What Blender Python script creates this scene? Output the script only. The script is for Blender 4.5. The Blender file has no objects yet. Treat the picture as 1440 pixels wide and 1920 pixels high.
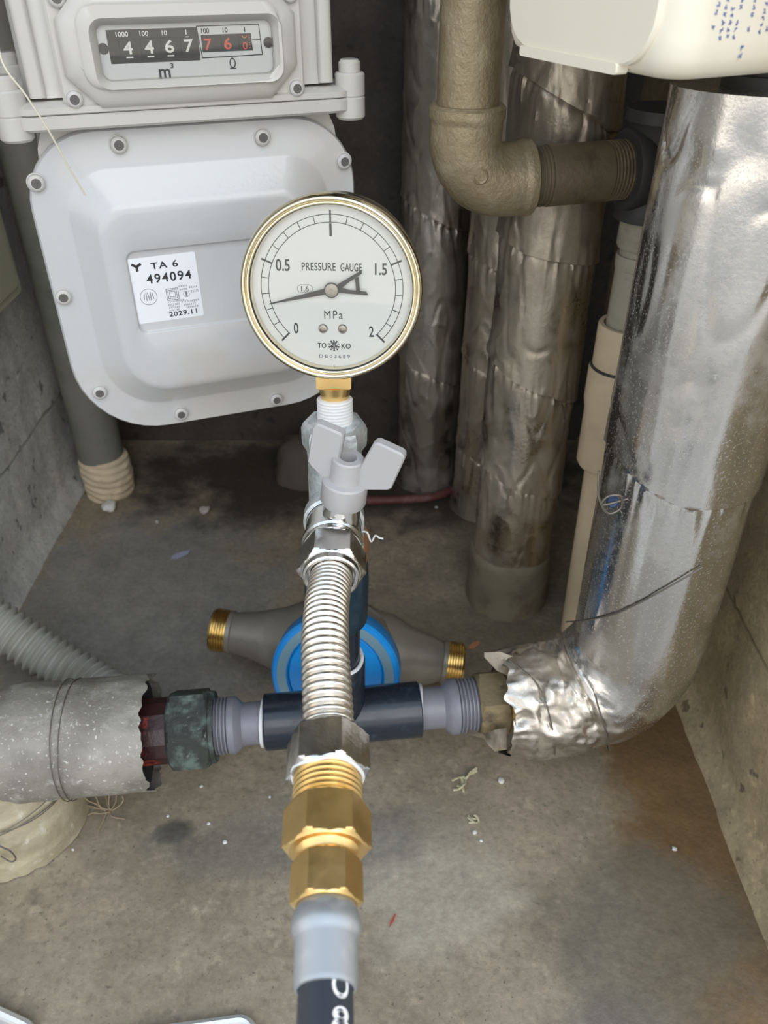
import bpy, math, random
from mathutils import Vector, noise as mnoise

# ------------------------------------------------------------------ camera, sky, exposure
scene = bpy.context.scene
COL = scene.collection
MM = 0.001
CAM_H = 460.0            # mm above the concrete floor
PITCH = math.radians(36.0)
FPX = 1500.0             # focal length in pixels of the 1440x1920 photograph

cam_data = bpy.data.cameras.new('camera')
cam_data.sensor_fit = 'VERTICAL'
cam_data.sensor_height = 36.0
cam_data.lens = 36.0 * FPX / 1920.0
cam_data.clip_start = 0.01
cam_data.dof.use_dof = True
cam_data.dof.focus_distance = 0.37
cam_data.dof.aperture_fstop = 15.0
cam = bpy.data.objects.new('camera', cam_data)
COL.objects.link(cam)
cam.location = (0, 0, CAM_H * MM)
cam.rotation_euler = (math.pi / 2 - PITCH, 0, 0)
scene.camera = cam

world = bpy.data.worlds.new('overcast_sky')
scene.world = world
world.use_nodes = True
wn, wl = world.node_tree.nodes, world.node_tree.links
wn.clear()
w_out = wn.new('ShaderNodeOutputWorld')
w_bg = wn.new('ShaderNodeBackground')
w_tc = wn.new('ShaderNodeTexCoord')
w_sep = wn.new('ShaderNodeSeparateXYZ')
w_ramp = wn.new('ShaderNodeValToRGB')
w_ramp.color_ramp.elements[0].position = 0.0
w_ramp.color_ramp.elements[0].color = (0.95, 0.90, 0.82, 1)
w_ramp.color_ramp.elements[1].position = 0.75
w_ramp.color_ramp.elements[1].color = (0.70, 0.83, 1.0, 1)
e_ = w_ramp.color_ramp.elements.new(0.25)
e_.color = (0.93, 0.95, 0.98, 1)
wl.new(w_tc.outputs['Generated'], w_sep.inputs[0])
wl.new(w_sep.outputs['Z'], w_ramp.inputs[0])
wl.new(w_ramp.outputs[0], w_bg.inputs['Color'])
w_bg.inputs['Strength'].default_value = 1.0
wl.new(w_bg.outputs[0], w_out.inputs['Surface'])

sun_data = bpy.data.lights.new('hazy_sun', 'SUN')
sun_data.energy = 0.45
sun_data.angle = math.radians(40)
sun_data.color = (1.0, 0.95, 0.88)
sun = bpy.data.objects.new('hazy_sun', sun_data)
COL.objects.link(sun)
sun.rotation_euler = Vector((-0.30, 0.85, -0.75)).to_track_quat('-Z', 'Y').to_euler()

scene.view_settings.view_transform = 'Standard'
scene.view_settings.look = 'None'
scene.view_settings.exposure = 0.95
scene.view_settings.gamma = 1.0
scene.view_settings.use_curve_mapping = False

# ------------------------------------------------------------------ helpers
random.seed(7)
V = Vector
CA, SA = math.cos(PITCH), math.sin(PITCH)

def ray(px, py):
    a, b = (px - 720) / FPX, (960 - py) / FPX
    return V((a, CA + b * SA, -SA + b * CA))
def at_y(px, py, y):
    d = ray(px, py); k = y / d.y
    return V((d.x * k, y, CAM_H + d.z * k))
def at_z(px, py, z):
    d = ray(px, py); k = (z - CAM_H) / d.z
    return V((d.x * k, d.y * k, z))
def at_x(px, py, x):
    d = ray(px, py); k = x / d.x
    return V((x, d.y * k, CAM_H + d.z * k))

class Frame:
    def __init__(s, o, u, w):
        s.o = V(o); s.u = V(u).normalized(); w = V(w)
        s.w = (w - s.u * w.dot(s.u)).normalized(); s.n = s.u.cross(s.w)
    def __call__(s, a, b, c=0.0):
        return s.o + s.u * a + s.w * b + s.n * c

def perp(ax):
    ax = V(ax).normalized()
    t = V((0, 0, 1)) if abs(ax.z) < 0.9 else V((1, 0, 0))
    x = t.cross(ax).normalized()
    return x, ax.cross(x)

def path(ctrl, step=3.0):
    """Catmull-Rom through control points, resampled evenly."""
    P = [V(p) for p in ctrl]
    P = [P[0] * 2 - P[1]] + P + [P[-1] * 2 - P[-2]]
    fine = []
    for i in range(1, len(P) - 2):
        for k in range(16):
            t = k / 16
            a, b, c, d = P[i - 1:i + 3]
            fine.append(0.5 * (2 * b + (c - a) * t + (2 * a - 5 * b + 4 * c - d) * t * t + (3 * b - a - 3 * c + d) * t ** 3))
    fine.append(P[-2])
    L = [0.0]
    for i in range(1, len(fine)): L.append(L[-1] + (fine[i] - fine[i - 1]).length)
    n = max(2, int(round(L[-1] / step)))
    out, j = [], 0
    for k in range(n + 1):
        s = L[-1] * k / n
        while j < len(L) - 2 and L[j + 1] < s: j += 1
        t = (s - L[j]) / max(1e-9, L[j + 1] - L[j])
        out.append(fine[j].lerp(fine[j + 1], min(1, max(0, t))))
    return out

class MB:
    """collects millimetre geometry of ONE part"""
    def __init__(s): s.v = []; s.f = []
    def ring_faces(s, a, b, n):
        for i in range(n):
            j = (i + 1) % n
            s.f.append((a + i, a + j, b + j, b + i))
    def lathe(s, o, ax, prof, n=40, rot=0.0, star=None):
        o = V(o); ax = V(ax).normalized(); x, y = perp(ax)
        prev = None
        for t, r in prof:
            b = len(s.v)
            if r < 1e-6:
                s.v.append(o + ax * t)
                if prev is not None:
                    if prev[1] == n: s.f += [(prev[0] + i, prev[0] + (i + 1) % n, b) for i in range(n)]
                prev = (b, 1); continue
            for i in range(n):
                a = rot + 2 * math.pi * i / n
                k = r * (star(i) if star else 1)
                s.v.append(o + ax * t + (x * math.cos(a) + y * math.sin(a)) * k)
            if prev is not None:
                if prev[1] == n: s.ring_faces(prev[0], b, n)
                else: s.f += [(prev[0], b + (i + 1) % n, b + i) for i in range(n)]
            prev = (b, n)
        return s
    def hexnut(s, o, ax, t0, t1, R, rot=0.0, inner=0.0, ch=None, k=8):
        ch = R * 0.10 if ch is None else ch
        o = V(o); ax = V(ax).normalized(); x, y = perp(ax); n = 6 * k
        fl = R * math.cos(math.pi / 6)
        ts = [(t0, 0.97), (t0 + ch * .25, 1.0), (t0 + ch * .6, 1.07), (t0 + ch, 1.2), (t1 - ch, 1.2), (t1 - ch * .6, 1.07), (t1 - ch * .25, 1.0), (t1, 0.97)]
        prev = None
        rows = ([(t0, None)] if inner else []) + ts + ([(t1, None)] if inner else [])
        first = None
        for t, q in rows:
            b = len(s.v)
            if first is None: first = b
            for i in range(n):
                a = 2 * math.pi * i / n
                h = fl / math.cos((a % (math.pi / 3)) - math.pi / 6)
                r = inner if q is None else min(h, fl * q)
                aa = a + rot
                s.v.append(o + ax * t + (x * math.cos(aa) + y * math.sin(aa)) * r)
            if prev is not None: s.ring_faces(prev, b, n)
            prev = b
        if inner: s.ring_faces(prev, first, n)
        else:
            s.f.append(tuple(first + i for i in reversed(range(n)))); s.f.append(tuple(prev + i for i in range(n)))
        return s
    def hexa(s, o, ax, t0, t1, r, ch=1.2, rot=0.0, hole=0.0, n=6):
        """hexagonal nut with turned chamfers: n-sided prism whose corners are cut by a cone"""
        prof = [(t0, hole if hole else 0.0), (t0, r * 0.86), (t0 + ch, r), (t1 - ch, r), (t1, r * 0.86), (t1, hole if hole else 0.0)]
        if hole: prof += [(t0, hole)]
        return s.lathe(o, ax, prof, n, rot)
    def sweep(s, pts, rad, n=16, disp=None, cap=(True, True), closed=False):
        m = len(pts)
        tan = []
        for i in range(m):
            a = pts[(i - 1) % m] if (closed or i > 0) else pts[i]
            b = pts[(i + 1) % m] if (closed or i < m - 1) else pts[i]
            tan.append((b - a).normalized())
        x, _ = perp(tan[0])
        S = 0.0; base = len(s.v)
        for i in range(m):
            if i: S += (pts[i] - pts[i - 1]).length
            x = (x - tan[i] * x.dot(tan[i])).normalized()
            y = tan[i].cross(x)
            r = rad[i] if isinstance(rad, (list, tuple)) else rad
            for k in range(n):
                a = 2 * math.pi * k / n
                dr = disp(S, a, i) if disp else 0.0
                sh = V((0, 0, 0))
                if isinstance(dr, tuple): sh = tan[i] * dr[1]; dr = dr[0]
                s.v.append(pts[i] + (x * math.cos(a) + y * math.sin(a)) * (r + dr) + sh)
            if i: s.ring_faces(base + (i - 1) * n, base + i * n, n)
        if closed: s.ring_faces(base + (m - 1) * n, base, n)
        else:
            if cap[0]: s.f.append(tuple(base + k for k in reversed(range(n))))
            if cap[1]: s.f.append(tuple(base + (m - 1) * n + k for k in range(n)))
        return s
    def loft(s, loops, cap0=True, cap1=True):
        n = len(loops[0]); prev = None
        for i, lp in enumerate(loops):
            b = len(s.v); s.v += [V(p) for p in lp]
            if prev is not None: s.ring_faces(prev, b, n)
            elif cap0: s.f.append(tuple(b + k for k in reversed(range(n))))
            prev = b
        if cap1: s.f.append(tuple(prev + k for k in range(n)))
        return s
    def slab(s, fr, poly, c0, c1, bev=0.0):
        """extruded 2-D outline in frame fr between depths c0..c1 with a small front and back bevel"""
        cx = sum(p[0] for p in poly) / len(poly); cy = sum(p[1] for p in poly) / len(poly)
        def sh(p, k):
            if not k: return p
            d = V((p[0] - cx, p[1] - cy)); L = max(d.length, 1e-6); d = d * ((L - k) / L)
            return (cx + d.x, cy + d.y)
        if bev:
            L = [[fr(*sh(p, bev), c0) for p in poly], [fr(*p, c0 + bev) for p in poly], [fr(*p, c1 - bev) for p in poly], [fr(*sh(p, bev), c1) for p in poly]]
        else:
            L = [[fr(*p, c0) for p in poly], [fr(*p, c1) for p in poly]]
        return s.loft(L)
    def quad(s, fr, x0, y0, x1, y1, c=0.0):
        b = len(s.v); s.v += [fr(x0, y0, c), fr(x1, y0, c), fr(x1, y1, c), fr(x0, y1, c)]
        s.f.append((b, b + 1, b + 2, b + 3)); return s
    def bar(s, fr, p, q, w, c=0.0, w2=None):
        """flat printed stroke"""
        w2 = w if w2 is None else w2
        d = V((q[0] - p[0], q[1] - p[1])); d.normalize(); m = V((-d.y, d.x))
        b = len(s.v)
        for (o, h, sg) in ((p, w, 1), (p, w, -1), (q, w2, -1), (q, w2, 1)):
            s.v.append(fr(o[0] + m.x * h / 2 * sg, o[1] + m.y * h / 2 * sg, c))
        s.f.append((b, b + 1, b + 2, b + 3)); return s
    def arc(s, fr, r, a0, a1, w, c=0.0, n=64, o=(0, 0), sy=1.0):
        b = len(s.v)
        for i in range(n + 1):
            a = a0 + (a1 - a0) * i / n
            for k in (r - w / 2, r + w / 2):
                s.v.append(fr(o[0] + math.sin(a) * k, o[1] + math.cos(a) * k * sy, c))
        for i in range(n): s.f.append((b + 2 * i, b + 2 * i + 1, b + 2 * i + 3, b + 2 * i + 2))
        return s
    def text(s, fr, body, x, y, h, width=None, c=0.0, wrap=None, sp=1.0, shear=0.0):
        vs, fs, bb = glyphs(body, sp)
        k = h / 0.73
        W = (bb[1] - bb[0])
        kx = (width / W) if width else k
        mx = (bb[0] + bb[1]) / 2
        b = len(s.v)
        for (a, d) in vs:
            X = x + (a - mx) * kx + shear * d * k; Y = y + (d - 0.365) * k
            s.v.append(wrap(X, Y) if wrap else fr(X, Y, c))
        s.f += [tuple(b + i for i in f) for f in fs]
        return s

_gl = {}
def glyphs(body, sp=1.0):
    if (body, sp) in _gl: return _gl[(body, sp)]
    cu = bpy.data.curves.new('tmp', 'FONT'); cu.body = body; cu.size = 1.0; cu.resolution_u = 4; cu.space_character = sp; cu.offset = 0.0 if 'M' in body else 0.018
    o = bpy.data.objects.new('tmp', cu); COL.objects.link(o)
    dg = bpy.context.evaluated_depsgraph_get()
    me = bpy.data.meshes.new_from_object(o.evaluated_get(dg))
    vs = [(v.co.x, v.co.y) for v in me.vertices]; fs = [tuple(p.vertices) for p in me.polygons]
    bpy.data.objects.remove(o); bpy.data.curves.remove(cu); bpy.data.meshes.remove(me)
    xs = [v[0] for v in vs]
    _gl[(body, sp)] = (vs, fs, (min(xs), max(xs)))
    return _gl[(body, sp)]

for t_ in ('PRESSURE', 'GAUGE', '0', '0.5', '1', '1.5', '2', 'MPa', '1.6', 'TO', 'KO', 'DB03689', '4', '6', '7', '1000', '100', '10', 'm', '3', 'TA 6', '494094', '2029.11', 'O', '8', 'A', 'N'):
    glyphs(t_)

OFF = {}
def empty(name, loc, label, cat, group=None):
    o = bpy.data.objects.new(name, None); COL.objects.link(o)
    o.location = V(loc) * MM; o.empty_display_size = 0.02
    OFF[o.name] = V(loc)
    o['label'] = label; o['category'] = cat
    if group: o['group'] = group
    return o

def obj(name, mb, mat, parent=None, sharp=35, label=None, cat=None, group=None, kind=None, smooth=True, origin=None):
    me = bpy.data.meshes.new(name)
    if parent is not None: off = OFF[parent.name]
    elif origin is not None: off = V(origin)
    else:
        xs = [v.x for v in mb.v]; ys = [v.y for v in mb.v]; zs = [v.z for v in mb.v]
        off = V(((min(xs) + max(xs)) / 2, (min(ys) + max(ys)) / 2, min(zs)))
    me.from_pydata([((v - off) * MM)[:] for v in mb.v], [], mb.f)
    me.validate()
    me.materials.append(mat)
    import bmesh
    bm = bmesh.new(); bm.from_mesh(me)
    bmesh.ops.recalc_face_normals(bm, faces=bm.faces)
    bm.to_mesh(me); bm.free()
    if smooth:
        me.polygons.foreach_set('use_smooth', [True] * len(me.polygons))
        me.set_sharp_from_angle(angle=math.radians(sharp))
    o = bpy.data.objects.new(name, me); COL.objects.link(o)
    OFF[o.name] = off
    if parent is not None: o.parent = parent
    else: o.location = off * MM
    if label: o['label'] = label
    if cat: o['category'] = cat
    if group: o['group'] = group
    if kind: o['kind'] = kind
    return o

def rrect(x0, y0, x1, y1, r, k=6):
    """rounded rectangle outline, r scalar or (bl, br, tr, tl)"""
    if not isinstance(r, (tuple, list)): r = (r,) * 4
    out = []
    for (cx, cy, rr, a0) in ((x0 + r[0], y0 + r[0], r[0], math.pi), (x1 - r[1], y0 + r[1], r[1], 1.5 * math.pi), (x1 - r[2], y1 - r[2], r[2], 0.0), (x0 + r[3], y1 - r[3], r[3], 0.5 * math.pi)):
        for i in range(k + 1):
            a = a0 + math.pi / 2 * i / k
            out.append((cx + rr * math.cos(a), cy + rr * math.sin(a)))
    return out

def nz(x, y, z): return mnoise.noise(V((x, y, z)))

# ------------------------------------------------------------------ materials
def material(name, col, rough=0.5, metal=0.0, var=(), bump=(), spec=0.5, rvar=None, coat=0.0, aniso=None):
    """var: (colour, scale, lo, hi[, stretch]) noise layers; bump: (scale, strength[, stretch]) layers"""
    m = bpy.data.materials.new(name); m.use_nodes = True
    N, L = m.node_tree.nodes, m.node_tree.links
    b = N['Principled BSDF']
    b.inputs['Roughness'].default_value = rough
    b.inputs['Metallic'].default_value = metal
    b.inputs['Specular IOR Level'].default_value = spec
    if coat: b.inputs['Coat Weight'].default_value = coat; b.inputs['Coat Roughness'].default_value = 0.08
    tc = N.new('ShaderNodeTexCoord')
    def noise(scale, detail=6, stretch=None, rgh=0.6):
        n = N.new('ShaderNodeTexNoise'); n.inputs['Scale'].default_value = scale; n.inputs['Detail'].default_value = detail
        n.inputs['Roughness'].default_value = rgh
        src = tc.outputs['Object']
        if stretch:
            mp = N.new('ShaderNodeMapping'); mp.inputs['Scale'].default_value = stretch
            L.new(src, mp.inputs[0]); src = mp.outputs[0]
        L.new(src, n.inputs['Vector'])
        return n.outputs['Fac']
    cur = None
    for lay in var:
        c2, sc, lo, hi = lay[:4]
        f = noise(sc, 7, lay[4] if len(lay) > 4 else None)
        mr = N.new('ShaderNodeMapRange'); mr.inputs['From Min'].default_value = lo; mr.inputs['From Max'].default_value = hi
        mr.interpolation_type = 'SMOOTHSTEP'
        L.new(f, mr.inputs['Value'])
        mx = N.new('ShaderNodeMix'); mx.data_type = 'RGBA'
        L.new(mr.outputs[0], mx.inputs['Factor'])
        if cur is None: mx.inputs['A'].default_value = (*col, 1)
        else: L.new(cur, mx.inputs['A'])
        mx.inputs['B'].default_value = (*c2, 1)
        cur = mx.outputs['Result']
    if cur is None: b.inputs['Base Color'].default_value = (*col, 1)
    else: L.new(cur, b.inputs['Base Color'])
    if rvar:
        f = noise(rvar[0], 5)
        mr = N.new('ShaderNodeMapRange'); mr.inputs['From Min'].default_value = 0.3; mr.inputs['From Max'].default_value = 0.7
        mr.inputs['To Min'].default_value = rvar[1]; mr.inputs['To Max'].default_value = rvar[2]
        L.new(f, mr.inputs['Value']); L.new(mr.outputs[0], b.inputs['Roughness'])
    nrm = None
    for lay in bump:
        f = noise(lay[0], 5, lay[2] if len(lay) > 2 else None)
        bp = N.new('ShaderNodeBump'); bp.inputs['Strength'].default_value = lay[1]; bp.inputs['Distance'].default_value = 0.001
        L.new(f, bp.inputs['Height'])
        if nrm: L.new(nrm, bp.inputs['Normal'])
        nrm = bp.outputs[0]
    if nrm: L.new(nrm, b.inputs['Normal'])
    return m

def glass_material(name, tint=(1, 1, 1), ior=1.45, rough=0.0):
    m = bpy.data.materials.new(name); m.use_nodes = True
    N, L = m.node_tree.nodes, m.node_tree.links
    N.clear()
    out = N.new('ShaderNodeOutputMaterial'); mx = N.new('ShaderNodeMixShader')
    tr = N.new('ShaderNodeBsdfTransparent'); gl = N.new('ShaderNodeBsdfGlossy'); fr = N.new('ShaderNodeFresnel')
    tr.inputs['Color'].default_value = (*tint, 1); gl.inputs['Roughness'].default_value = rough
    fr.inputs['IOR'].default_value = ior
    L.new(fr.outputs[0], mx.inputs[0]); L.new(tr.outputs[0], mx.inputs[1]); L.new(gl.outputs[0], mx.inputs[2])
    L.new(mx.outputs[0], out.inputs['Surface'])
    return m

MT = {}
MT['meter_paint'] = material('meter_paint', (0.52, 0.505, 0.47), 0.30, var=[((0.46, 0.44, 0.40), 14, 0.5, 0.75)], bump=[(900, 0.05)], coat=0.25)
MT['meter_cover_paint'] = material('meter_cover_paint', (0.515, 0.52, 0.53), 0.22, var=[((0.50, 0.475, 0.44), 9, 0.45, 0.65)], bump=[(500, 0.12)], coat=0.5)
MT['screw_steel'] = material('screw_steel', (0.50, 0.49, 0.47), 0.35, 0.0, bump=[(900, 0.1)])
MT['recess_shade'] = material('recess_shade', (0.12, 0.115, 0.11), 0.5, 0.3)
MT['black_print'] = material('black_print', (0.025, 0.025, 0.03), 0.55)
MT['grey_print'] = material('grey_print', (0.22, 0.22, 0.25), 0.6)
MT['white_print'] = material('white_print', (0.9, 0.9, 0.88), 0.5)
MT['red_print'] = material('red_print', (0.75, 0.12, 0.07), 0.5)
MT['black_plate'] = material('black_plate', (0.03, 0.028, 0.028), 0.4)
MT['silver_plate'] = material('silver_plate', (0.74, 0.76, 0.78), 0.45)
MT['sticker_paper'] = material('sticker_paper', (0.80, 0.82, 0.86), 0.45)
MT['window_glass'] = glass_material('window_glass', (0.97, 0.97, 0.96))
MT['gauge_glass'] = glass_material('gauge_glass', (0.98, 0.985, 0.98))
MT['dial_white'] = material('dial_white', (0.82, 0.82, 0.80), 0.45)
MT['gauge_case'] = material('gauge_case', (0.62, 0.56, 0.42), 0.25, 1.0, var=[((0.70, 0.66, 0.56), 30, 0.4, 0.7)])
MT['gauge_bezel'] = material('gauge_bezel', (0.78, 0.70, 0.50), 0.16, 1.0, var=[((0.80, 0.76, 0.66), 30, 0.4, 0.7)])
MT['chrome'] = material('chrome', (0.62, 0.61, 0.59), 0.14, 1.0, bump=[(300, 0.08)], rvar=(80, 0.08, 0.25))
MT['steel_flex'] = material('steel_flex', (0.76, 0.71, 0.63), 0.24, 1.0, bump=[(500, 0.05)])
MT['brass'] = material('brass', (0.86, 0.60, 0.25), 0.32, 1.0, var=[((0.80, 0.55, 0.24), 60, 0.45, 0.7)], rvar=(60, 0.25, 0.42))
MT['dull_brass'] = material('dull_brass', (0.74, 0.52, 0.18), 0.28, 1.0, var=[((0.35, 0.24, 0.10), 120, 0.5, 0.75)])
MT['galvanised'] = material('galvanised', (0.70, 0.74, 0.75), 0.42, 0.75, var=[((0.52, 0.57, 0.58), 160, 0.45, 0.65), ((0.90, 0.92, 0.92), 90, 0.56, 0.68)], bump=[(420, 0.4)])
MT['ptfe'] = material('ptfe', (0.72, 0.72, 0.71), 0.55, bump=[(600, 0.3)])
MT['grey_plastic'] = material('grey_plastic', (0.41, 0.40, 0.40), 0.36, bump=[(500, 0.06)])
MT['grey_plastic_in'] = material('grey_plastic_in', (0.40, 0.44, 0.50), 0.4)
MT['pvc_grey'] = material('pvc_grey', (0.165, 0.163, 0.190), 0.36, var=[((0.19, 0.188, 0.215), 60, 0.4, 0.7)])
MT['pvc_black'] = material('pvc_black', (0.012, 0.018, 0.028), 0.22, var=[((0.03, 0.045, 0.06), 90, 0.55, 0.75)], bump=[(300, 0.06)], rvar=(70, 0.15, 0.32))
MT['pvc_navy'] = material('pvc_navy', (0.006, 0.024, 0.042), 0.30, var=[((0.015, 0.04, 0.06), 120, 0.45, 0.7)])
MT['cement'] = material('cement', (0.62, 0.64, 0.66), 0.4, bump=[(300, 0.4)])
MT['copper_tone'] = material('copper_tone', (0.62, 0.34, 0.18), 0.35, 0.8)
MT['corroded_nut'] = material('corroded_nut', (0.035, 0.04, 0.035), 0.6, 0.2, var=[((0.11, 0.15, 0.13), 70, 0.48, 0.66), ((0.22, 0.27, 0.24), 220, 0.62, 0.72), ((0.05, 0.035, 0.025), 40, 0.6, 0.7)], bump=[(260, 0.5)])
MT['bronze_nut'] = material('bronze_nut', (0.30, 0.24, 0.14), 0.45, 0.7, var=[((0.15, 0.12, 0.08), 70, 0.5, 0.68), ((0.10, 0.25, 0.25), 45, 0.62, 0.72)], bump=[(300, 0.3)])
MT['red_primer'] = material('red_primer', (0.035, 0.012, 0.012), 0.35, var=[((0.30, 0.05, 0.03), 60, 0.54, 0.62)], bump=[(200, 0.4)])
MT['dark_void'] = material('dark_void', (0.02, 0.02, 0.018), 0.8)
MT['rubber'] = material('rubber', (0.035, 0.042, 0.055), 0.40, bump=[(400, 0.1)])
MT['ferrule'] = material('ferrule', (0.42, 0.44, 0.455), 0.36, 0.6, var=[((0.54, 0.55, 0.55), 60, 0.5, 0.7)])
MT['gas_pipe_paint'] = material('gas_pipe_paint', (0.31, 0.25, 0.150), 0.36, 0.35, var=[((0.40, 0.335, 0.22), 60, 0.45, 0.7), ((0.17, 0.14, 0.09), 30, 0.58, 0.74)], bump=[(420, 0.6), (90, 0.5)])
MT['old_pipe'] = material('old_pipe', (0.21, 0.17, 0.11), 0.45, 0.4, var=[((0.13, 0.105, 0.07), 50, 0.5, 0.7)], bump=[(300, 0.4)])
MT['dark_fitting'] = material('dark_fitting', (0.05, 0.048, 0.048), 0.55, 0.2, bump=[(200, 0.3)])
MT['beige_pvc'] = material('beige_pvc', (0.70, 0.57, 0.38), 0.45, var=[((0.60, 0.48, 0.31), 25, 0.5, 0.7)], bump=[(300, 0.1)])
MT['pipe_lagging_paint'] = material('pipe_lagging_paint', (0.42, 0.39, 0.31), 0.55, 0.1, var=[((0.32, 0.29, 0.22), 60, 0.5, 0.7)], bump=[(250, 0.4)])
MT['cream_plastic'] = material('cream_plastic', (0.84, 0.79, 0.66), 0.42, var=[((0.80, 0.72, 0.54), 9, 0.5, 0.7), ((0.35, 0.30, 0.22), 40, 0.74, 0.78)])
MT['blue_print'] = material('blue_print', (0.22, 0.25, 0.48), 0.6)
MT['blue_plastic'] = material('blue_plastic', (0.01, 0.25, 0.70), 0.30, var=[((0.02, 0.33, 0.82), 30, 0.4, 0.7)])
MT['blue_grey_ring'] = material('blue_grey_ring', (0.20, 0.33, 0.40), 0.35, 0.2)
MT['meter_bronze'] = material('meter_bronze', (0.205, 0.185, 0.15), 0.42, 0.3, var=[((0.27, 0.25, 0.205), 30, 0.45, 0.7)], bump=[(250, 0.2)])
MT['conduit_grey'] = material('conduit_grey', (0.36, 0.355, 0.32), 0.5, var=[((0.26, 0.24, 0.19), 18, 0.45, 0.7)])
MT['binding_wire'] = material('binding_wire', (0.16, 0.145, 0.12), 0.5, 0.6)
MT['cloth'] = material('cloth', (0.60, 0.50, 0.35), 0.85, var=[((0.42, 0.33, 0.20), 40, 0.5, 0.7)], bump=[(250, 0.6)])
MT['grey_wall_pipe'] = material('grey_wall_pipe', (0.17, 0.168, 0.14), 0.6, var=[((0.12, 0.12, 0.10), 25, 0.45, 0.7)], bump=[(150, 0.2)])
MT['aluminium'] = material('aluminium', (0.66, 0.66, 0.64), 0.4, 0.6, bump=[(700, 0.2)])
MT['white_crumb'] = material('white_crumb', (0.62, 0.61, 0.58), 0.8)
MT['dry_plant'] = material('dry_plant', (0.45, 0.42, 0.27), 0.8, var=[((0.28, 0.26, 0.14), 200, 0.5, 0.65)])
MT['fibre'] = material('fibre', (0.33, 0.26, 0.17), 0.85)
MT['red_bit'] = material('red_bit', (0.40, 0.05, 0.04), 0.6)
MT['red_hose'] = material('red_hose', (0.13, 0.04, 0.036), 0.6, var=[((0.20, 0.10, 0.09), 60, 0.5, 0.7)])
MT['brown_leaf'] = material('brown_leaf', (0.40, 0.17, 0.08), 0.7)
MT['grey_bit'] = material('grey_bit', (0.30, 0.32, 0.42), 0.6)
MT['string'] = material('string', (0.70, 0.66, 0.55), 0.7)

def foil(name, base, rough, dirt, dirt_lo, speck=0.0, fine=0.10, soft=0.35, big=0.15):
    """aluminium jacket: metal with soft patches of dull dust, fine specks and long axial creases"""
    m = material(name, base, rough, 1.0, bump=[(34, big, (1, 1, 0.22)), (110, 0.10, (1, 1, 0.4)), (420, fine)])
    N, L = m.node_tree.nodes, m.node_tree.links
    b = N['Principled BSDF']; tc = [n for n in N if n.type == 'TEX_COORD'][0]
    n = N.new('ShaderNodeTexNoise'); n.inputs['Scale'].default_value = 16; n.inputs['Detail'].default_value = 9; n.inputs['Roughness'].default_value = 0.7
    L.new(tc.outputs['Object'], n.inputs['Vector'])
    mr = N.new('ShaderNodeMapRange'); mr.inputs['From Min'].default_value = dirt_lo; mr.inputs['From Max'].default_value = dirt_lo + soft
    L.new(n.outputs['Fac'], mr.inputs['Value'])
    fac = mr.outputs[0]
    if speck:
        n2 = N.new('ShaderNodeTexNoise'); n2.inputs['Scale'].default_value = 900; n2.inputs['Detail'].default_value = 3
        L.new(tc.outputs['Object'], n2.inputs['Vector'])
        m2 = N.new('ShaderNodeMapRange'); m2.inputs['From Min'].default_value = 0.56; m2.inputs['From Max'].default_value = 0.72; m2.inputs['To Max'].default_value = speck
        L.new(n2.outputs['Fac'], m2.inputs['Value'])
        mm = N.new('ShaderNodeMath'); mm.operation = 'MAXIMUM'
        L.new(fac, mm.inputs[0]); L.new(m2.outputs[0], mm.inputs[1]); fac = mm.outputs[0]
    mx = N.new('ShaderNodeMix'); mx.data_type = 'RGBA'
    mx.inputs['A'].default_value = (*base, 1); mx.inputs['B'].default_value = (*dirt, 1)
    L.new(fac, mx.inputs['Factor']); L.new(mx.outputs['Result'], b.inputs['Base Color'])
    inv = N.new('ShaderNodeMapRange'); inv.inputs['To Min'].default_value = 1.0; inv.inputs['To Max'].default_value = 0.2
    L.new(fac, inv.inputs['Value']); L.new(inv.outputs[0], b.inputs['Metallic'])
    rr = N.new('ShaderNodeMapRange'); rr.inputs['To Min'].default_value = rough; rr.inputs['To Max'].default_value = 0.6
    L.new(fac, rr.inputs['Value']); L.new(rr.outputs[0], b.inputs['Roughness'])
    return m
MT['foil_bright'] = foil('foil_bright', (0.66, 0.64, 0.61), 0.19, (0.40, 0.355, 0.29), 0.52, 0.45)
MT['foil_dull'] = foil('foil_dull', (0.58, 0.52, 0.43), 0.27, (0.31, 0.255, 0.18), 0.42, 0, 0.2, 0.3)
MT['foil_dark'] = foil('foil_dark', (0.52, 0.48, 0.43), 0.32, (0.25, 0.21, 0.16), 0.44, 0, 0.2, 0.3)
MT['foil_crumpled'] = foil('foil_crumpled', (0.58, 0.54, 0.48), 0.30, (0.33, 0.26, 0.175), 0.46, 0, 0.2, 0.2, 0.4)
MT['lagging_grey'] = material('lagging_grey', (0.21, 0.195, 0.165), 0.6, 0.2, var=[((0.31, 0.29, 0.25), 22, 0.40, 0.62), ((0.42, 0.40, 0.36), 70, 0.55, 0.72), ((0.58, 0.57, 0.53), 420, 0.59, 0.70), ((0.12, 0.11, 0.095), 30, 0.60, 0.72)], bump=[(60, 0.6), (380, 0.6)])
MT['lagging_cream'] = material('lagging_cream', (0.50, 0.44, 0.31), 0.5, 0.25, var=[((0.38, 0.325, 0.22), 35, 0.45, 0.65), ((0.62, 0.575, 0.45), 90, 0.56, 0.7)], bump=[(60, 0.9), (350, 0.4)])

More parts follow.
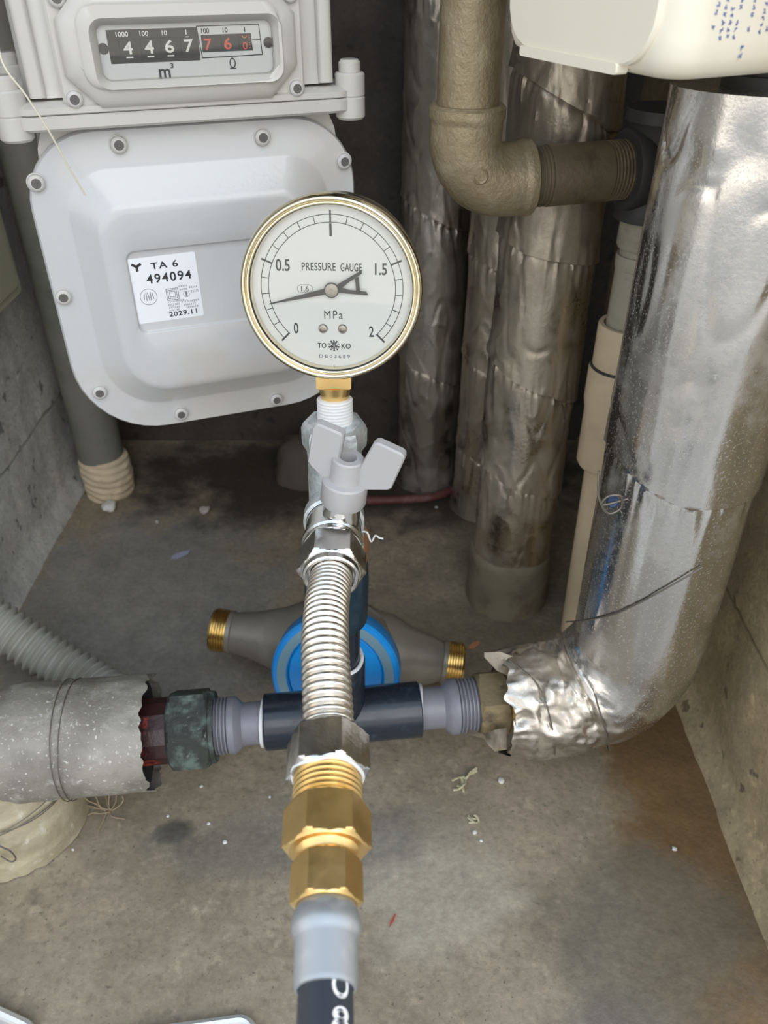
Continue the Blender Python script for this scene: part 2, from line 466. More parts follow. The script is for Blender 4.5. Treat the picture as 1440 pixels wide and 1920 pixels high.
def concrete(name, c1, c2, dark, stains_and_shade=(), pits=True):
    """stains: (x, y, rx, ry, angle, colour, strength) discoloured patches and painted shade in floor/wall coordinates (metres, object space)"""
    m = material(name, c1, 0.72, 0.0, var=[(c2, 9, 0.38, 0.66), (dark, 26, 0.56, 0.80), (tuple(k * 1.25 for k in c1), 60, 0.55, 0.78), (c2, 170, 0.50, 0.70), (dark, 330, 0.60, 0.74), (tuple(k * 1.5 for k in c1), 700, 0.66, 0.74)], bump=[(40, 0.45), (260, 0.45)] , rvar=(18, 0.42, 0.8))
    N, L = m.node_tree.nodes, m.node_tree.links
    b = N['Principled BSDF']; tc = [n for n in N if n.type == 'TEX_COORD'][0]
    cur = b.inputs['Base Color'].links[0].from_socket
    sep = N.new('ShaderNodeSeparateXYZ'); L.new(tc.outputs['Object'], sep.inputs[0])
    wob = N.new('ShaderNodeTexNoise'); wob.inputs['Scale'].default_value = 20; wob.inputs['Detail'].default_value = 8; wob.inputs['Roughness'].default_value = 0.65
    L.new(tc.outputs['Object'], wob.inputs['Vector'])
    for (x, y, rx, ry, ang, col, st) in stains_and_shade:
        mp = N.new('ShaderNodeMapping'); mp.vector_type = 'TEXTURE'
        mp.inputs['Location'].default_value = (x, y, 0); mp.inputs['Rotation'].default_value = (0, 0, ang); mp.inputs['Scale'].default_value = (rx, ry, 1e3)
        L.new(tc.outputs['Object'], mp.inputs[0])
        ln = N.new('ShaderNodeVectorMath'); ln.operation = 'LENGTH'; L.new(mp.outputs[0], ln.inputs[0])
        ad = N.new('ShaderNodeMath'); ad.operation = 'MULTIPLY_ADD'
        L.new(wob.outputs['Fac'], ad.inputs[0]); ad.inputs[1].default_value = 1.6; L.new(ln.outputs['Value'], ad.inputs[2])
        mr = N.new('ShaderNodeMapRange'); mr.interpolation_type = 'SMOOTHSTEP'
        mr.inputs['From Min'].default_value = 1.95; mr.inputs['From Max'].default_value = 1.35; mr.inputs['To Max'].default_value = st
        L.new(ad.outputs[0], mr.inputs['Value'])
        mx = N.new('ShaderNodeMix'); mx.data_type = 'RGBA'; L.new(mr.outputs[0], mx.inputs['Factor'])
        L.new(cur, mx.inputs['A']); mx.inputs['B'].default_value = (*col, 1); cur = mx.outputs['Result']
    for sc_, lo_, hi_ in ((38, 0.86, 1.20), (240, 0.88, 1.18)):
        g = N.new('ShaderNodeTexNoise'); g.inputs['Scale'].default_value = sc_; g.inputs['Detail'].default_value = 8; g.inputs['Roughness'].default_value = 0.7
        L.new(tc.outputs['Object'], g.inputs['Vector'])
        gm_ = N.new('ShaderNodeMapRange'); gm_.inputs['From Min'].default_value = 0.32; gm_.inputs['From Max'].default_value = 0.68
        gm_.inputs['To Min'].default_value = lo_; gm_.inputs['To Max'].default_value = hi_
        L.new(g.outputs['Fac'], gm_.inputs['Value'])
        vm = N.new('ShaderNodeVectorMath'); vm.operation = 'SCALE'
        L.new(cur, vm.inputs[0]); L.new(gm_.outputs[0], vm.inputs['Scale']); cur = vm.outputs[0]
    if pits:
        vo = N.new('ShaderNodeTexNoise'); vo.inputs['Scale'].default_value = 75; vo.inputs['Detail'].default_value = 2
        L.new(tc.outputs['Object'], vo.inputs['Vector'])
        mr = N.new('ShaderNodeMapRange'); mr.inputs['From Min'].default_value = 0.655; mr.inputs['From Max'].default_value = 0.70; mr.inputs['To Max'].default_value = 0.85
        L.new(vo.outputs['Fac'], mr.inputs['Value'])
        mx = N.new('ShaderNodeMix'); mx.data_type = 'RGBA'; L.new(mr.outputs[0], mx.inputs['Factor'])
        L.new(cur, mx.inputs['A']); mx.inputs['B'].default_value = (*dark, 1); cur = mx.outputs['Result']
    L.new(cur, b.inputs['Base Color'])
    return m

# ------------------------------------------------------------------ the shaft
XL, XR, YB = -313.0, 222.0, 770.0      # left wall, right wall, back wall
YAWW = 0.0
floor_mat = concrete('floor_concrete', (0.285, 0.236, 0.168), (0.205, 0.170, 0.120), (0.095, 0.080, 0.058), stains_and_shade=[
    (0.200, 0.27, 0.060, 0.34, -0.05, (0.150, 0.088, 0.034), 0.95),     # brown seep along the right wall
    (0.150, 0.225, 0.075, 0.06, 0.3, (0.125, 0.110, 0.082), 0.75),      # black mould patch
    (0.110, 0.165, 0.05, 0.03, 0.2, (0.15, 0.135, 0.11), 0.6),
    (0.030, 0.255, 0.055, 0.05, 0.0, (0.36, 0.325, 0.26), 0.65),       # pale scoured area
    (-0.132, 0.290, 0.014, 0.011, 0.2, (0.06, 0.055, 0.046), 0.9),     # wet spot
    (-0.05, 0.285, 0.11, 0.025, 0.1, (0.145, 0.135, 0.11), 0.6),
    (-0.20, 0.50, 0.13, 0.16, 0.2, (0.185, 0.188, 0.185), 0.7),        # bluish grey cement skin by the left wall
    (-0.02, 0.70, 0.30, 0.10, 0.0, (0.045, 0.037, 0.029), 0.95),        # shade at the back, painted into the floor colour
    (0.04, 0.46, 0.10, 0.05, 0.2, (0.16, 0.138, 0.10), 0.6),
], pits=False)
wall_r_mat = concrete('wall_concrete_right', (0.38, 0.305, 0.180), (0.28, 0.225, 0.135), (0.12, 0.095, 0.058))
wall_l_mat = concrete('wall_concrete_left', (0.50, 0.49, 0.45), (0.40, 0.40, 0.38), (0.14, 0.14, 0.13))
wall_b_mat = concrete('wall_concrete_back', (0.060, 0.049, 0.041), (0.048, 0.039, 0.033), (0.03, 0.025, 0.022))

def grid_sheet(fn, nu, nv):
    mb = MB()
    for j in range(nv + 1):
        for i in range(nu + 1): mb.v.append(V(fn(i / nu, j / nv)))
    for j in range(nv):
        for i in range(nu):
            a = j * (nu + 1) + i
            mb.f.append((a, a + 1, a + nu + 2, a + nu + 1))
    return mb

def box(x0, y0, z0, x1, y1, z1):
    mb = MB()
    fr = Frame((0, 0, 0), (1, 0, 0), (0, 1, 0))
    return mb.slab(fr, [(x0, y0), (x1, y0), (x1, y1), (x0, y1)], z0, z1)

def floor_fn(u, v):
    x = -330 + 580 * u; y = 165 + 635 * v
    z = 0.9 * nz(x * .012, y * .012, 0) + 0.35 * nz(x * .06, y * .06, 3) - 0.6
    return (x, y, z)
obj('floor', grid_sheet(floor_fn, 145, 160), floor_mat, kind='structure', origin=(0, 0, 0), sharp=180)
paving_mat = material('outside_paving', (0.24, 0.22, 0.19), 0.7, var=[((0.46, 0.44, 0.41), 4.5, 0.42, 0.58)], bump=[(200, 0.3)])
obj('floor_outside', box(-2600, -3200, -40, 2600, 164.5, -1.5), paving_mat, kind='structure', origin=(0, 0, 0), smooth=False)

def wall_mb(x, sgn, seed, zj):
    """side wall: rough face above a joint line, foot below it standing slightly proud, uneven bottom"""
    def fn(u, v):
        y = 185 + (YB + 20 - 185) * u
        zl = [-6, 0, 12, 30, 60, zj - 6, zj - 1.5, zj + 1.0, zj + 3, zj + 12, 200, 260, 320, 400, 500, 700, 900, 1150]
        k = v * (len(zl) - 1); i = min(int(k), len(zl) - 2); z = zl[i] + (zl[i + 1] - zl[i]) * (k - i)
        wob = 2.2 * nz(y * .02, z * .02, seed) + 0.8 * nz(y * .08, z * .08, seed + 5)
        zz = z + (2.0 * nz(y * .03, 1.7, seed) if 5 < z < 190 else 0)
        foot = -1.5 if z < zj else 0.0
        gap = -4.5 if abs(z - zj) < 1.8 else 0
        low = max(0, 20 - z) * 0.45
        return (x + sgn * (wob + foot + gap + low), y, zz)
    return grid_sheet(fn, 140, 51)
obj('wall_right', wall_mb(XR, -1, 2.0, 113), wall_r_mat, kind='structure', origin=(0, 0, 0), sharp=60)
obj('wall_left', wall_mb(XL, 1, 9.0, 98), wall_l_mat, kind='structure', origin=(0, 0, 0), sharp=60)
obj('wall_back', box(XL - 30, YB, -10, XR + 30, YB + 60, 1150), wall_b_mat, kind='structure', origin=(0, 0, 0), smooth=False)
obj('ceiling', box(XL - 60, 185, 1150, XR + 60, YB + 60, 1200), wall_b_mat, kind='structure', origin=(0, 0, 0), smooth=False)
obj('wall_front_right', box(XR + 6, 186, -10, XR + 900, 246, 1200), wall_l_mat, kind='structure', origin=(0, 0, 0), smooth=False)
obj('wall_front_left', box(XL - 900, 186, -10, XL - 6, 246, 1200), wall_l_mat, kind='structure', origin=(0, 0, 0), smooth=False)

# ------------------------------------------------------------------ foil-jacketed pipes
def foil_disp(R, seed, pitch, slope, step=1.3, low=1.0, wr=0.8, s0=0.0, hand=1):
    """helical tape overlaps with puckered edges, dents and long creases"""
    def f(S, a, i):
        ca, sa = math.cos(a), math.sin(a)
        ph = (S + s0 + hand * slope * R * math.sin(a + 0.6) + 3.5 * nz(ca * 1.3, sa * 1.3, S * .012 + seed)) / pitch
        fr = ph - math.floor(ph)
        d = (1 - fr) * pitch                          # distance to the edge above
        pk = math.exp(-d / 9.0) + 0.6 * math.exp(-fr * pitch / 7.0)
        dr = step * fr
        dr += low * nz(ca * 1.1 + seed, sa * 1.1, S * .014)
        dr += wr * pk * nz(ca * 5 + seed * 3, sa * 5, S * .02 + math.floor(ph) * 7)
        rid = 1 - abs(nz(ca * 2.2 + seed, sa * 2.2 + S * .012, S * .03 + 9)) * 2
        dr += 0.45 * wr * max(0, rid) ** 6
        dr -= 0.5 * wr * max(0, 1 - 9 * abs(nz(ca * 1.7, sa * 1.7 + seed, S * .02 + 4)))
        return dr
    return f

def wire_ring(c, ax, r, tilt, ph, wr=0.55, n=72, squash=1.0, a0=0, a1=2 * math.pi):
    """thin wire pulled round a pipe, tilted against its axis"""
    x, y = perp(ax); ax = V(ax).normalized(); pts = []
    full = abs(a1 - a0 - 2 * math.pi) < 1e-6
    for k in range(n + (0 if full else 1)):
        a = a0 + (a1 - a0) * k / n
        rr = r + 0.25 * math.sin(5 * a + ph)
        pts.append(V(c) + (x * math.cos(a) + y * math.sin(a)) * rr + ax * (tilt * math.sin(a + ph) * r))
    return MB().sweep(pts, wr, 6, closed=full)

def seam_disp(R, seed, seams, wr=1.0, low=0.9):
    """seams: (height, slope, step): jacket strip above overlaps the one below, lower strip puckered"""
    def f(S, a, i):
        ca, sa = math.cos(a), math.sin(a)
        dr = low * nz(ca * 1.2 + seed, sa * 1.2, S * .013) + 0.35 * nz(ca * 3.5 + seed, sa * 3.5, S * .01 + 7); sh = 0.0
        for k, (z0, sl, st) in enumerate(seams):
            zs = z0 - sl * R * sa + 2.5 * nz(ca * 2, sa * 2, z0)
            d = S - z0; sh += (zs - z0) * max(0.0, 1 - abs(d) / 38)
            if d >= 0: dr += st * math.exp(-d / 30)
            else: dr += -0.9 * st * math.exp(d / 2.2)
            pk = math.exp(-abs(d) / 11) if d < 0 else 0.45 * math.exp(-d / 9)
            w = nz(ca * 6 + k * 3.3 + seed, sa * 6, S * .012)
            dr += wr * pk * (1.6 * max(0, 1 - 3.2 * abs(w)) - 0.5)
        rid = 1 - abs(nz(ca * 2.2 + seed, sa * 2.2 + S * .012, S * .03 + 9)) * 2
        dr += 0.4 * wr * max(0, rid) ** 6
        dr -= 0.6 * wr * max(0, 1 - 9 * abs(nz(ca * 1.7, sa * 1.7 + seed, S * .016 + 4)))
        return (dr, sh)
    return f
def straight_foil(name, label, x, y, R, ztop, mat, seed, seams, foot=None, wr=1.0):
    t = empty(name, (x, y, 0), label, 'pipe', 'foil wrapped pipes rising from the floor')
    zs = [1.3 * k for k in range(350)] + [460, 480, 520, 600, 800, ztop]
    pts = [V((x, y, z)) for z in zs]
    rad = [R + (foot or 0) * math.exp(-p.z / 16) for p in pts]
    f0 = seam_disp(R, seed, seams, wr)
    def f(S, a, i):
        q = f0(S, a, i)
        return (q[0] + 1.2 * math.exp(-S / 30) * nz(math.cos(a) * 2, math.sin(a) * 2, seed + S * .05), q[1])
    obj('foil_jacket', MB().sweep(pts, rad, 128, f), mat, t, sharp=50)
    return t
straight_foil('wrapped_pipe', 'dull foil wrapped pipe rising behind the pressure gauge', 44, 694, 29, 1148, MT['foil_dark'], 3.1, [(128, 0.45, 1.6), (268, 0.5, 1.6), (420, 0.55, 1.6)], foot=2.5)
straight_foil('wrapped_pipe', 'stained foil pipe half hidden behind the creased foil pipe', 97, 646, 28, 1148, MT['foil_dull'], 8.4, [(60, 0.4, 1.4), (150, 0.45, 1.6), (240, 0.4, 1.6), (330, 0.5, 1.5)], foot=3)
mid = straight_foil('wrapped_pipe', 'creased foil pipe with slanting tape edges standing on brown floor', 104.5, 514, 30.8, 1148, MT['foil_dull'], 5.3, [(126, 0.42, 2.0), (207, 0.52, 2.2), (297, 0.25, 2.0), (381, 0.55, 2.2)], foot=1, wr=1.3)
obj('mortar_foot', MB().sweep([V((104, 513, z)) for z in (-1, 4, 10, 18, 26, 34, 42, 48, 52, 54)], [33.5, 34, 34, 33.6, 33.8, 34, 33.4, 33, 32, 28], 64, lambda S, a, i: 1.1 * nz(math.cos(a) * 1.8, math.sin(a) * 1.8, S * .05)), material('mortar_foot', (0.20, 0.17, 0.115), 0.8, var=[((0.13, 0.105, 0.07), 30, 0.45, 0.65)], bump=[(120, 0.8), (40, 0.8)]), mid, sharp=60)

# horizontal run: axis of the fittings between the two lagged pipes
def ax_pt(x): return V((x, 325 + 0.107 * (x + 17), 70.0))
AX = (ax_pt(100) - ax_pt(0)).normalized()

# right: big bright foil pipe bending down into the run
big = empty('lagged_water_pipe', (152, 348, 0), 'large shiny foil lagged pipe bending towards the bronze nut', 'pipe')
c0 = ax_pt(72)
bend = []
Rb = 50.0
pc = ax_pt(152 - Rb * AX.x)
for i in range(13):
    a = math.pi / 2 * i / 12
    bend.append(pc + AX * (Rb * math.sin(a)) + V((0, 0, Rb * (1 - math.cos(a)))))
lean = V((0.003, 0.03, 1))
ctrl = [c0, ax_pt(85)] + bend + [bend[-1] + lean * k for k in (30, 80, 140, 200, 260, 291)]
bp = path(ctrl, 1.6)
nb = len(bp)
S_J = next(i for i, p in enumerate(bp) if p.z > 236) * 1.6
S_U = next(i for i, p in enumerate(bp) if p.z > 388) * 1.6
def big_disp(S, a, i):
    ca, sa = math.cos(a), math.sin(a)
    dr = 0.8 * nz(ca * 1.1, sa * 1.1, S * .011 + 2) + 0.45 * nz(ca * 3.2 + 5, sa * 3.2, S * .006) + 0.18 * nz(ca * 9, sa * 9, S * .012)
    d = S - S_J; sj = (13 * max(0, sa) ** 3 + 1.5 * nz(ca * 2, sa * 2, 3)) * max(0.0, 1 - abs(d) / 40)
    if d >= 0: dr += 1.9
    else: dr += -0.8 * math.exp(d / 2.0) + 0.9 * math.exp(d / 10) * (1.5 * max(0, 1 - 3 * abs(nz(ca * 6, sa * 6, S * .01))) - .4)
    up = math.exp(-((S - S_J - 75) / 60) ** 2)
    dr += up * (0.9 * nz(ca * 2.4 + 3, sa * 2.4 + S * .008, S * .02) - 0.8 * max(0, 1 - 8 * abs(nz(ca * 1.5, sa * 1.5 + 2, S * .014))))
    dr += math.exp(-((S - S_U) / 14) ** 2) * (1.4 * nz(ca * 3, sa * 3, S * .06) - 1.5 * max(0, 1 - 8 * abs(nz(ca * 2, sa * 2 + 2, S * .04))))
    cr = math.exp(-(max(0, S - 44) / 26) ** 2)                        # crumpled elbow
    fold = lambda f, s_, o: 1 - 2 * abs(nz(ca * f + o, sa * f, S * s_ + o))
    dr += cr * (1.8 * nz(ca * 1.8, sa * 1.8, S * .035) + 2.0 * fold(2.0, .05, 3) + 1.4 * fold(3.6, .08, 8) + 0.6 * fold(7, .16, 5) - 2.0)
    dr -= 1.4 * math.exp(-((S - 22 - 5 * ca) / 1.6) ** 2) + 1.4 * math.exp(-((S - 52 - 9 * sa) / 1.6) ** 2)
    sh = sj
    if S < 14:
        sh = (1 - S / 14) * (4.5 * nz(ca * 2.6, sa * 2.6, 11) + 2.0 * nz(ca * 6, sa * 6, 13))
        dr += (1 - S / 14) * (2.2 * nz(ca * 3, sa * 3, 21) - 1.5)
    return (dr, sh)
brad = []
for i, p in enumerate(bp):
    S = i * 1.6
    r = 32.5 + 5.2 * min(1, S / 75)
    brad.append(r)
cut = next(i for i in range(nb) if i * 1.6 > 66)
def sub(mat, i0, i1, nm, cap):
    full = MB().sweep(bp, brad, 160, big_disp, cap=(False, True)); n_ = 160
    m_ = MB(); m_.v = full.v[i0 * n_:(i1 + 1) * n_]
    for k in range(i1 - i0): m_.ring_faces(k * n_, (k + 1) * n_, n_)
    if cap: m_.f.append(tuple((i1 - i0) * n_ + q for q in range(n_)))
    obj(nm, m_, mat, big, sharp=50)
sub(MT['foil_crumpled'], 0, cut, 'crumpled_elbow_wrap', False)
sub(MT['foil_bright'], cut, nb - 1, 'foil_jacket', True)
# torn inner layers at the mouth
mo = MB().sweep([c0 + AX * k for k in (3, 5, 7, 10)], [31, 27, 22, 12], 60, lambda S, a, i: (1.8 * nz(math.cos(a) * 4, math.sin(a) * 4, S * .2 + 2), (2.5 - S * .25) * nz(math.cos(a) * 5, math.sin(a) * 5, 7)), cap=(False, True))
obj('torn_mouth', mo, MT['foil_dull'], big, sharp=50)
tab = MB()
def flap(pts, w, mbx):
    b = len(mbx.v)
    for k, p in enumerate(pts):
        d = V(w[k]); mbx.v += [p - d, p + d]
    for k in range(len(pts) - 1): mbx.f.append((b + 2 * k, b + 2 * k + 1, b + 2 * k + 3, b + 2 * k + 2))
flap([at_y(x, y, q) for x, y, q in ((950, 1385, 308), (930, 1388, 305), (905, 1380, 306), (878, 1372, 309))], [(0, 4, 5), (1, 5, 4), (1, 4, -3), (0, 1, 1)], tab)
obj('torn_flap', tab, MT['foil_dull'], big, sharp=60)
tab = MB()
flap([at_y(x, y, q) for x, y, q in ((960, 1250, 338), (935, 1240, 336), (908, 1228, 335))], [(2, 4, 4), (1, 4, 4), (0, 1, 1)], tab)
obj('torn_flap', tab, MT['foil_crumpled'], big, sharp=60)
def wire_through(pixels, axc, axd, r, wr=0.5):
    """wire lying on a cylinder (axis point, direction, radius) along photo pixels"""
    pts = []
    axd = V(axd).normalized()
    for (px, py) in pixels:
        d = ray(px, py); o = V((0, 0, CAM_H)) - V(axc)
        d1 = d - axd * d.dot(axd); o1 = o - axd * o.dot(axd)
        A = d1.dot(d1); B = 2 * d1.dot(o1); C = o1.dot(o1) - r * r
        D = max(0.0, B * B - 4 * A * C)
        pts.append(V((0, 0, CAM_H)) + d * ((-B - math.sqrt(D)) / (2 * A)))
    return MB().sweep(path(pts, 2.0), wr, 6)
bc = bend[-1] + lean * 60
obj('binding_wire', wire_through([(1062, 1166), (1105, 1162), (1150, 1152), (1195, 1132), (1240, 1108), (1290, 1080), (1318, 1063)], bc, lean, 38.9), MT['binding_wire'], big)
obj('binding_wire', wire_through([(955, 1238), (985, 1260), (1012, 1290), (1030, 1340), (1040, 1395), (1040, 1415)], ax_pt(80), AX, 34.6), MT['binding_wire'], big)
obj('binding_wire', wire_ring(bend[4] + V((2, 0, 0)), AX + V((0, 0, 0.45)), 38.6, 0.12, 0.5, 0.5), MT['binding_wire'], big)
kn = at_y(1150, 940, 312)
obj('wire_knot', MB().sweep(path([kn + V((-9, 2, 16)), kn + V((-8, -2, 4)), kn + V((-3, -4, -4)), kn + V((3, -3, -2)), kn + V((2, -3, 5)), kn + V((-4, -3, 5)), kn + V((-6, -3, 0)), kn + V((6, -2, 3))], 1.0), 0.6, 6), MT['binding_wire'], big)
obj('rubber_plug', MB().lathe(kn + V((0, 1, 0)), (-0.3, -1, 0.3), [(0, 0), (0, 3.2), (3, 3.0), (3.6, 2.2), (3.2, 0)], 20), material('plug_blue', (0.015, 0.035, 0.09), 0.35), big)
obj('cut_core', MB().lathe((bp[-1].x, bp[-1].y, bp[-1].z - 1), lean, [(0, 0), (0, 20), (5, 20), (5, 17), (7, 17), (7, 0)], 32), MT['dark_fitting'], big)

# left: grey lagged pipe with elbow dropping to the floor
lag = empty('lagged_elbow_pipe', (-237, 302, 0), 'dusty grey lagged pipe elbow with ragged end by the corroded nut', 'pipe')
e0, e1 = ax_pt(-139), ax_pt(-237)
ctrl = [e0, ax_pt(-160), ax_pt(-195)] + [ax_pt(-213), ax_pt(-231) + V((0, 0, -8)), ax_pt(-237) + V((0, 0, -24))]
lp = path(ctrl, 1.6)
def lag_disp(S, a, i):
    ca, sa = math.cos(a), math.sin(a)
    dr = 1.3 * nz(ca * 1.5, sa * 1.5, S * .02 + 30) + 0.5 * nz(ca * 5, sa * 5, S * .06 + 33)
    dr -= 1.2 * math.exp(-((S - 52) / 2.2) ** 2) + 0.7 * math.exp(-((S - 47) / 1.6) ** 2)
    dr += 0.8 * max(0, 1 - 5 * abs(math.atan2(sa, ca) - 1.9 - 0.1 * nz(S * .05, 0, 0)))
    sh = 0
    if S < 16:
        k = 1 - S / 16
        sh = k * (5 * nz(ca * 2.2, sa * 2.2, 41) + 4 * nz(ca * 6, sa * 6, 43)); dr += k * 2.4 * nz(ca * 3, sa * 3, 45)
    return (dr, sh)
obj('lagging', MB().sweep(lp, 34.5, 130, lag_disp, cap=(False, True)), MT['lagging_grey'], lag, sharp=50)
obj('torn_mouth', MB().sweep([e0 - AX * k for k in (5, 7, 10, 15)], [33, 30, 25, 15], 60, lambda S, a, i: (1.5 * nz(math.cos(a) * 4, math.sin(a) * 4, S * .2), (2 - S * .1) * nz(math.cos(a) * 5, math.sin(a) * 5, 3)), cap=(False, True)), MT['dark_void'], lag, sharp=50)
dropc = V((-237, 302, 0))
dp = [dropc + V((0, 0, z)) for z in [0, 2, 5] + list(range(8, 66, 2))]
def drop_disp(S, a, i):
    ca, sa = math.cos(a), math.sin(a)
    return 1.3 * nz(ca * 2, sa * 2, S * .05 + 51) + 1.6 * math.exp(-S / 3) * nz(ca * 6, sa * 6, 53) + 0.9 * ((S * .06 + 0.35 * sa + 0.15 * ca) % 1)
obj('drop_lagging', MB().sweep(dp, [46 - 7 * min(1, p.z / 60) for p in dp], 110, drop_disp), MT['lagging_cream'], lag, sharp=50)
for s_, tl, ph in ((-183, 0.05, 1.0), (-187, 0.02, 2.2)):
    obj('binding_wire', wire_ring(ax_pt(s_), AX, 35.2, tl, ph, 0.33), MT['binding_wire'], lag)
for z_, tl, ph in ((36, 0.22, 0.4), (28, 0.30, 0.9), (44, 0.15, 3.0)):
    obj('binding_wire', wire_ring(dropc + V((0, 0, z_)), (0, 0, 1), 43.6, tl, ph, 0.33), MT['binding_wire'], lag)
lk = at_y(8, 1588, 260)
obj('wire_twist', MB().sweep(path([lk + V((-6, 1, 6)), lk + V((-1, -1, 2)), lk + V((4, -2, -1)), lk + V((5, -2, -9)), lk + V((1, -2, -12)), lk + V((-4, -1, -8))], 1.0), 0.5, 6), MT['binding_wire'], lag)
ip = MB().lathe(e0, AX, [(-8, 0), (-8, 20), (16, 20), (16, 14)], 14)
obj('inner_pipe', ip, MT['red_primer'], lag, sharp=15)

# ------------------------------------------------------------------ fittings of the run
def run(name, prof, mat, parent, n=48, rot=0.0, sharp=35):
    """profile given as (x on the run, radius)"""
    k = 1 / AX.x
    return obj(name, MB().lathe(ax_pt(0), AX, [(x * k, r) for x, r in prof], n, rot), mat, parent, sharp)
def thread_prof(x0, x1, r, pitch, d):
    out = []; n = int(round((x1 - x0) / pitch))
    for i in range(n):
        a = x0 + (x1 - x0) * i / n; p = (x1 - x0) / n
        out += [(a, r - d), (a + p * .3, r), (a + p * .62, r), (a + p * .9, r - d)]
    return out
def hexrun(name, x0, x1, r, hole, mat, label, cat, rot=0.0, group=None):
    t = empty(name, ax_pt((x0 + x1) / 2) - V((0, 0, r)), label, cat, group)
    k = 1 / AX.x
    mb = MB()
    mb.hexnut(ax_pt(0), AX, x0 * k, x1 * k, r, rot, hole)
    obj('nut_body', mb, mat, t, 25)
    return t, k
t, k = hexrun('union_nut', -128.5, -104, 25.0, 15, MT['corroded_nut'], 'dark corroded green hexagonal union nut on grey plastic adapter', 'pipe nut', 0.35)
obj('nut_collar', MB().lathe(ax_pt(0), AX, [(-104 * k, 15), (-104 * k, 21.5), (-101.5 * k, 21), (-101.5 * k, 15)], 40), MT['corroded_nut'], t)
t, k = hexrun('union_nut', 57, 76, 21.5, 13, MT['bronze_nut'], 'weathered bronze hexagonal nut at mouth of shiny foil pipe', 'pipe nut', 0.25)
obj('nut_collar', MB().lathe(ax_pt(0), AX, [(76 * k, 13), (76 * k, 18), (82 * k, 17.5), (82 * k, 13)], 40), MT['dull_brass'], t)

for (xs, sg, lab) in ((-72.4, -1, 'grey threaded plastic pipe adapter screwed into corroded green nut'), (22, 1, 'grey threaded plastic pipe adapter screwed into bronze nut')):
    t = empty('pipe_adapter', ax_pt(xs + sg * 16) - V((0, 0, 17)), lab, 'pipe fitting')
    L = 37.0
    kk = (57 - 22 - 1) if sg > 0 else (105 - 72.4 - 1)
    pr = [(-8, 12.9), (kk * .42, 12.9), (kk * .50, 15.8), (kk * .56, 17.2), (kk * .68, 17.2), (kk * .69, 15.6)]
    run('neck', [(xs + sg * a, r) for a, r in pr], MT['pvc_grey'], t)
    run('thread', [(xs + sg * a, r) for a, r in thread_prof(kk * .69, kk + 3, 17.0, 2.3, 1.3)] + [(xs + sg * (kk + 3), 11)], MT['pvc_grey'], t, sharp=20)

tee = empty('plastic_tee', ax_pt(-26) - V((0, 0, 17)), 'glossy black plastic pipe tee crossing under the corrugated hose', 'pipe fitting')
run('run_socket', [(-72.6, 13.0), (-72.6, 16.6), (-72.0, 17.1), (21.4, 17.1), (22, 16.6), (22, 13.0)], MT['pvc_black'], tee)
RX = V((-28, ax_pt(-28).y, 70)); RT = V((-22.3, 320, 300)); RD = (RT - RX).normalized()
def riser(z): return RX + RD * ((z - 70) / RD.z)
obj('branch_socket', MB().lathe(RX, RD, [(5, 16.3), (50, 15.9), (51, 15.3), (51, 13.2)], 40), MT['pvc_black'], tee)
for xx, rr in ((-72.9, 14.2), (22.3, 14.2)):
    mb = MB().sweep([ax_pt(xx) + (V((0, 1, 0)) * math.cos(a) + V((0, 0, 1)) * math.sin(a)) * (rr + 0.5 * nz(math.cos(a) * 3, math.sin(a) * 3, xx)) for a in [2 * math.pi * i / 48 for i in range(48)]], 1.3, 8, closed=True)
    obj('cement_bead', mb, MT['cement'], tee)
obj('cement_bead', MB().sweep([riser(121.5) + V((math.cos(a), math.sin(a), 0.0)) * 14 + V((0, 0, 0.7 * math.sin(3 * a))) for a in [2 * math.pi * i / 40 for i in range(40)]], 1.2, 8, closed=True), MT['cement'], tee)

vs = empty('valve_socket', riser(122), 'dark navy plastic socket on thin black riser above the tee', 'pipe fitting')
obj('riser_pipe', MB().lathe(RX, RD, [(30, 0), (30, 12.8), (100, 12.8), (100, 0)], 40), MT['pvc_black'], vs)
obj('socket_body', MB().lathe(riser(154), RD, [(0, 12.9), (0, 16.2), (1, 16.8), (26, 17.2), (30, 17.2), (43, 16.4), (44, 12)], 40), MT['pvc_navy'], vs)
obj('thread_insert', MB().lathe(riser(197) + V((2, 0, 0)), RD, [(0, 11)] + thread_prof(0, 7, 14.6, 1.8, 0.5) + [(7, 15.2), (14.5, 15.2), (15, 9)], 40), MT['copper_tone'], vs)

# galvanised tee, gauge, ball valve
gt = empty('pipe_tee', riser(211), 'spangled galvanised steel tee carrying the pressure gauge', 'pipe fitting')
obj('tee_body', MB().lathe(riser(205), RD, [(7, 10), (7, 14.2), (9, 14.6), (13, 14.6), (15, 13.4), (18, 12.9), (54, 12.7), (58, 12.9), (60, 10)], 48), MT['galvanised'], gt)
obj('top_collar', MB().lathe(riser(264), RD, [(0, 9), (0, 13.6), (2, 15.0), (5, 15.2), (11, 15.2), (13.5, 14.2), (14, 12), (13.0, 7)], 8), MT['galvanised'], gt, 25)
BZ = 236.0
bo = riser(BZ); BD = V((0.02, -1, -0.01)).normalized()
obj('branch', MB().lathe(bo, BD, [(0, 11), (8, 12.6), (13, 13.2), (15, 14.3), (21, 14.3), (22, 13)], 48), MT['galvanised'], gt)
obj('tape_shred', MB().sweep(path([riser(216) + V((13, -6, 3)), riser(218) + V((16, -7, 1)), riser(216) + V((18, -8, -2)), riser(218) + V((20, -8, 0)), riser(216.5) + V((22, -8, 0)), riser(217) + V((24, -8, -1))], 0.8), 0.45, 6), MT['ptfe'], gt)

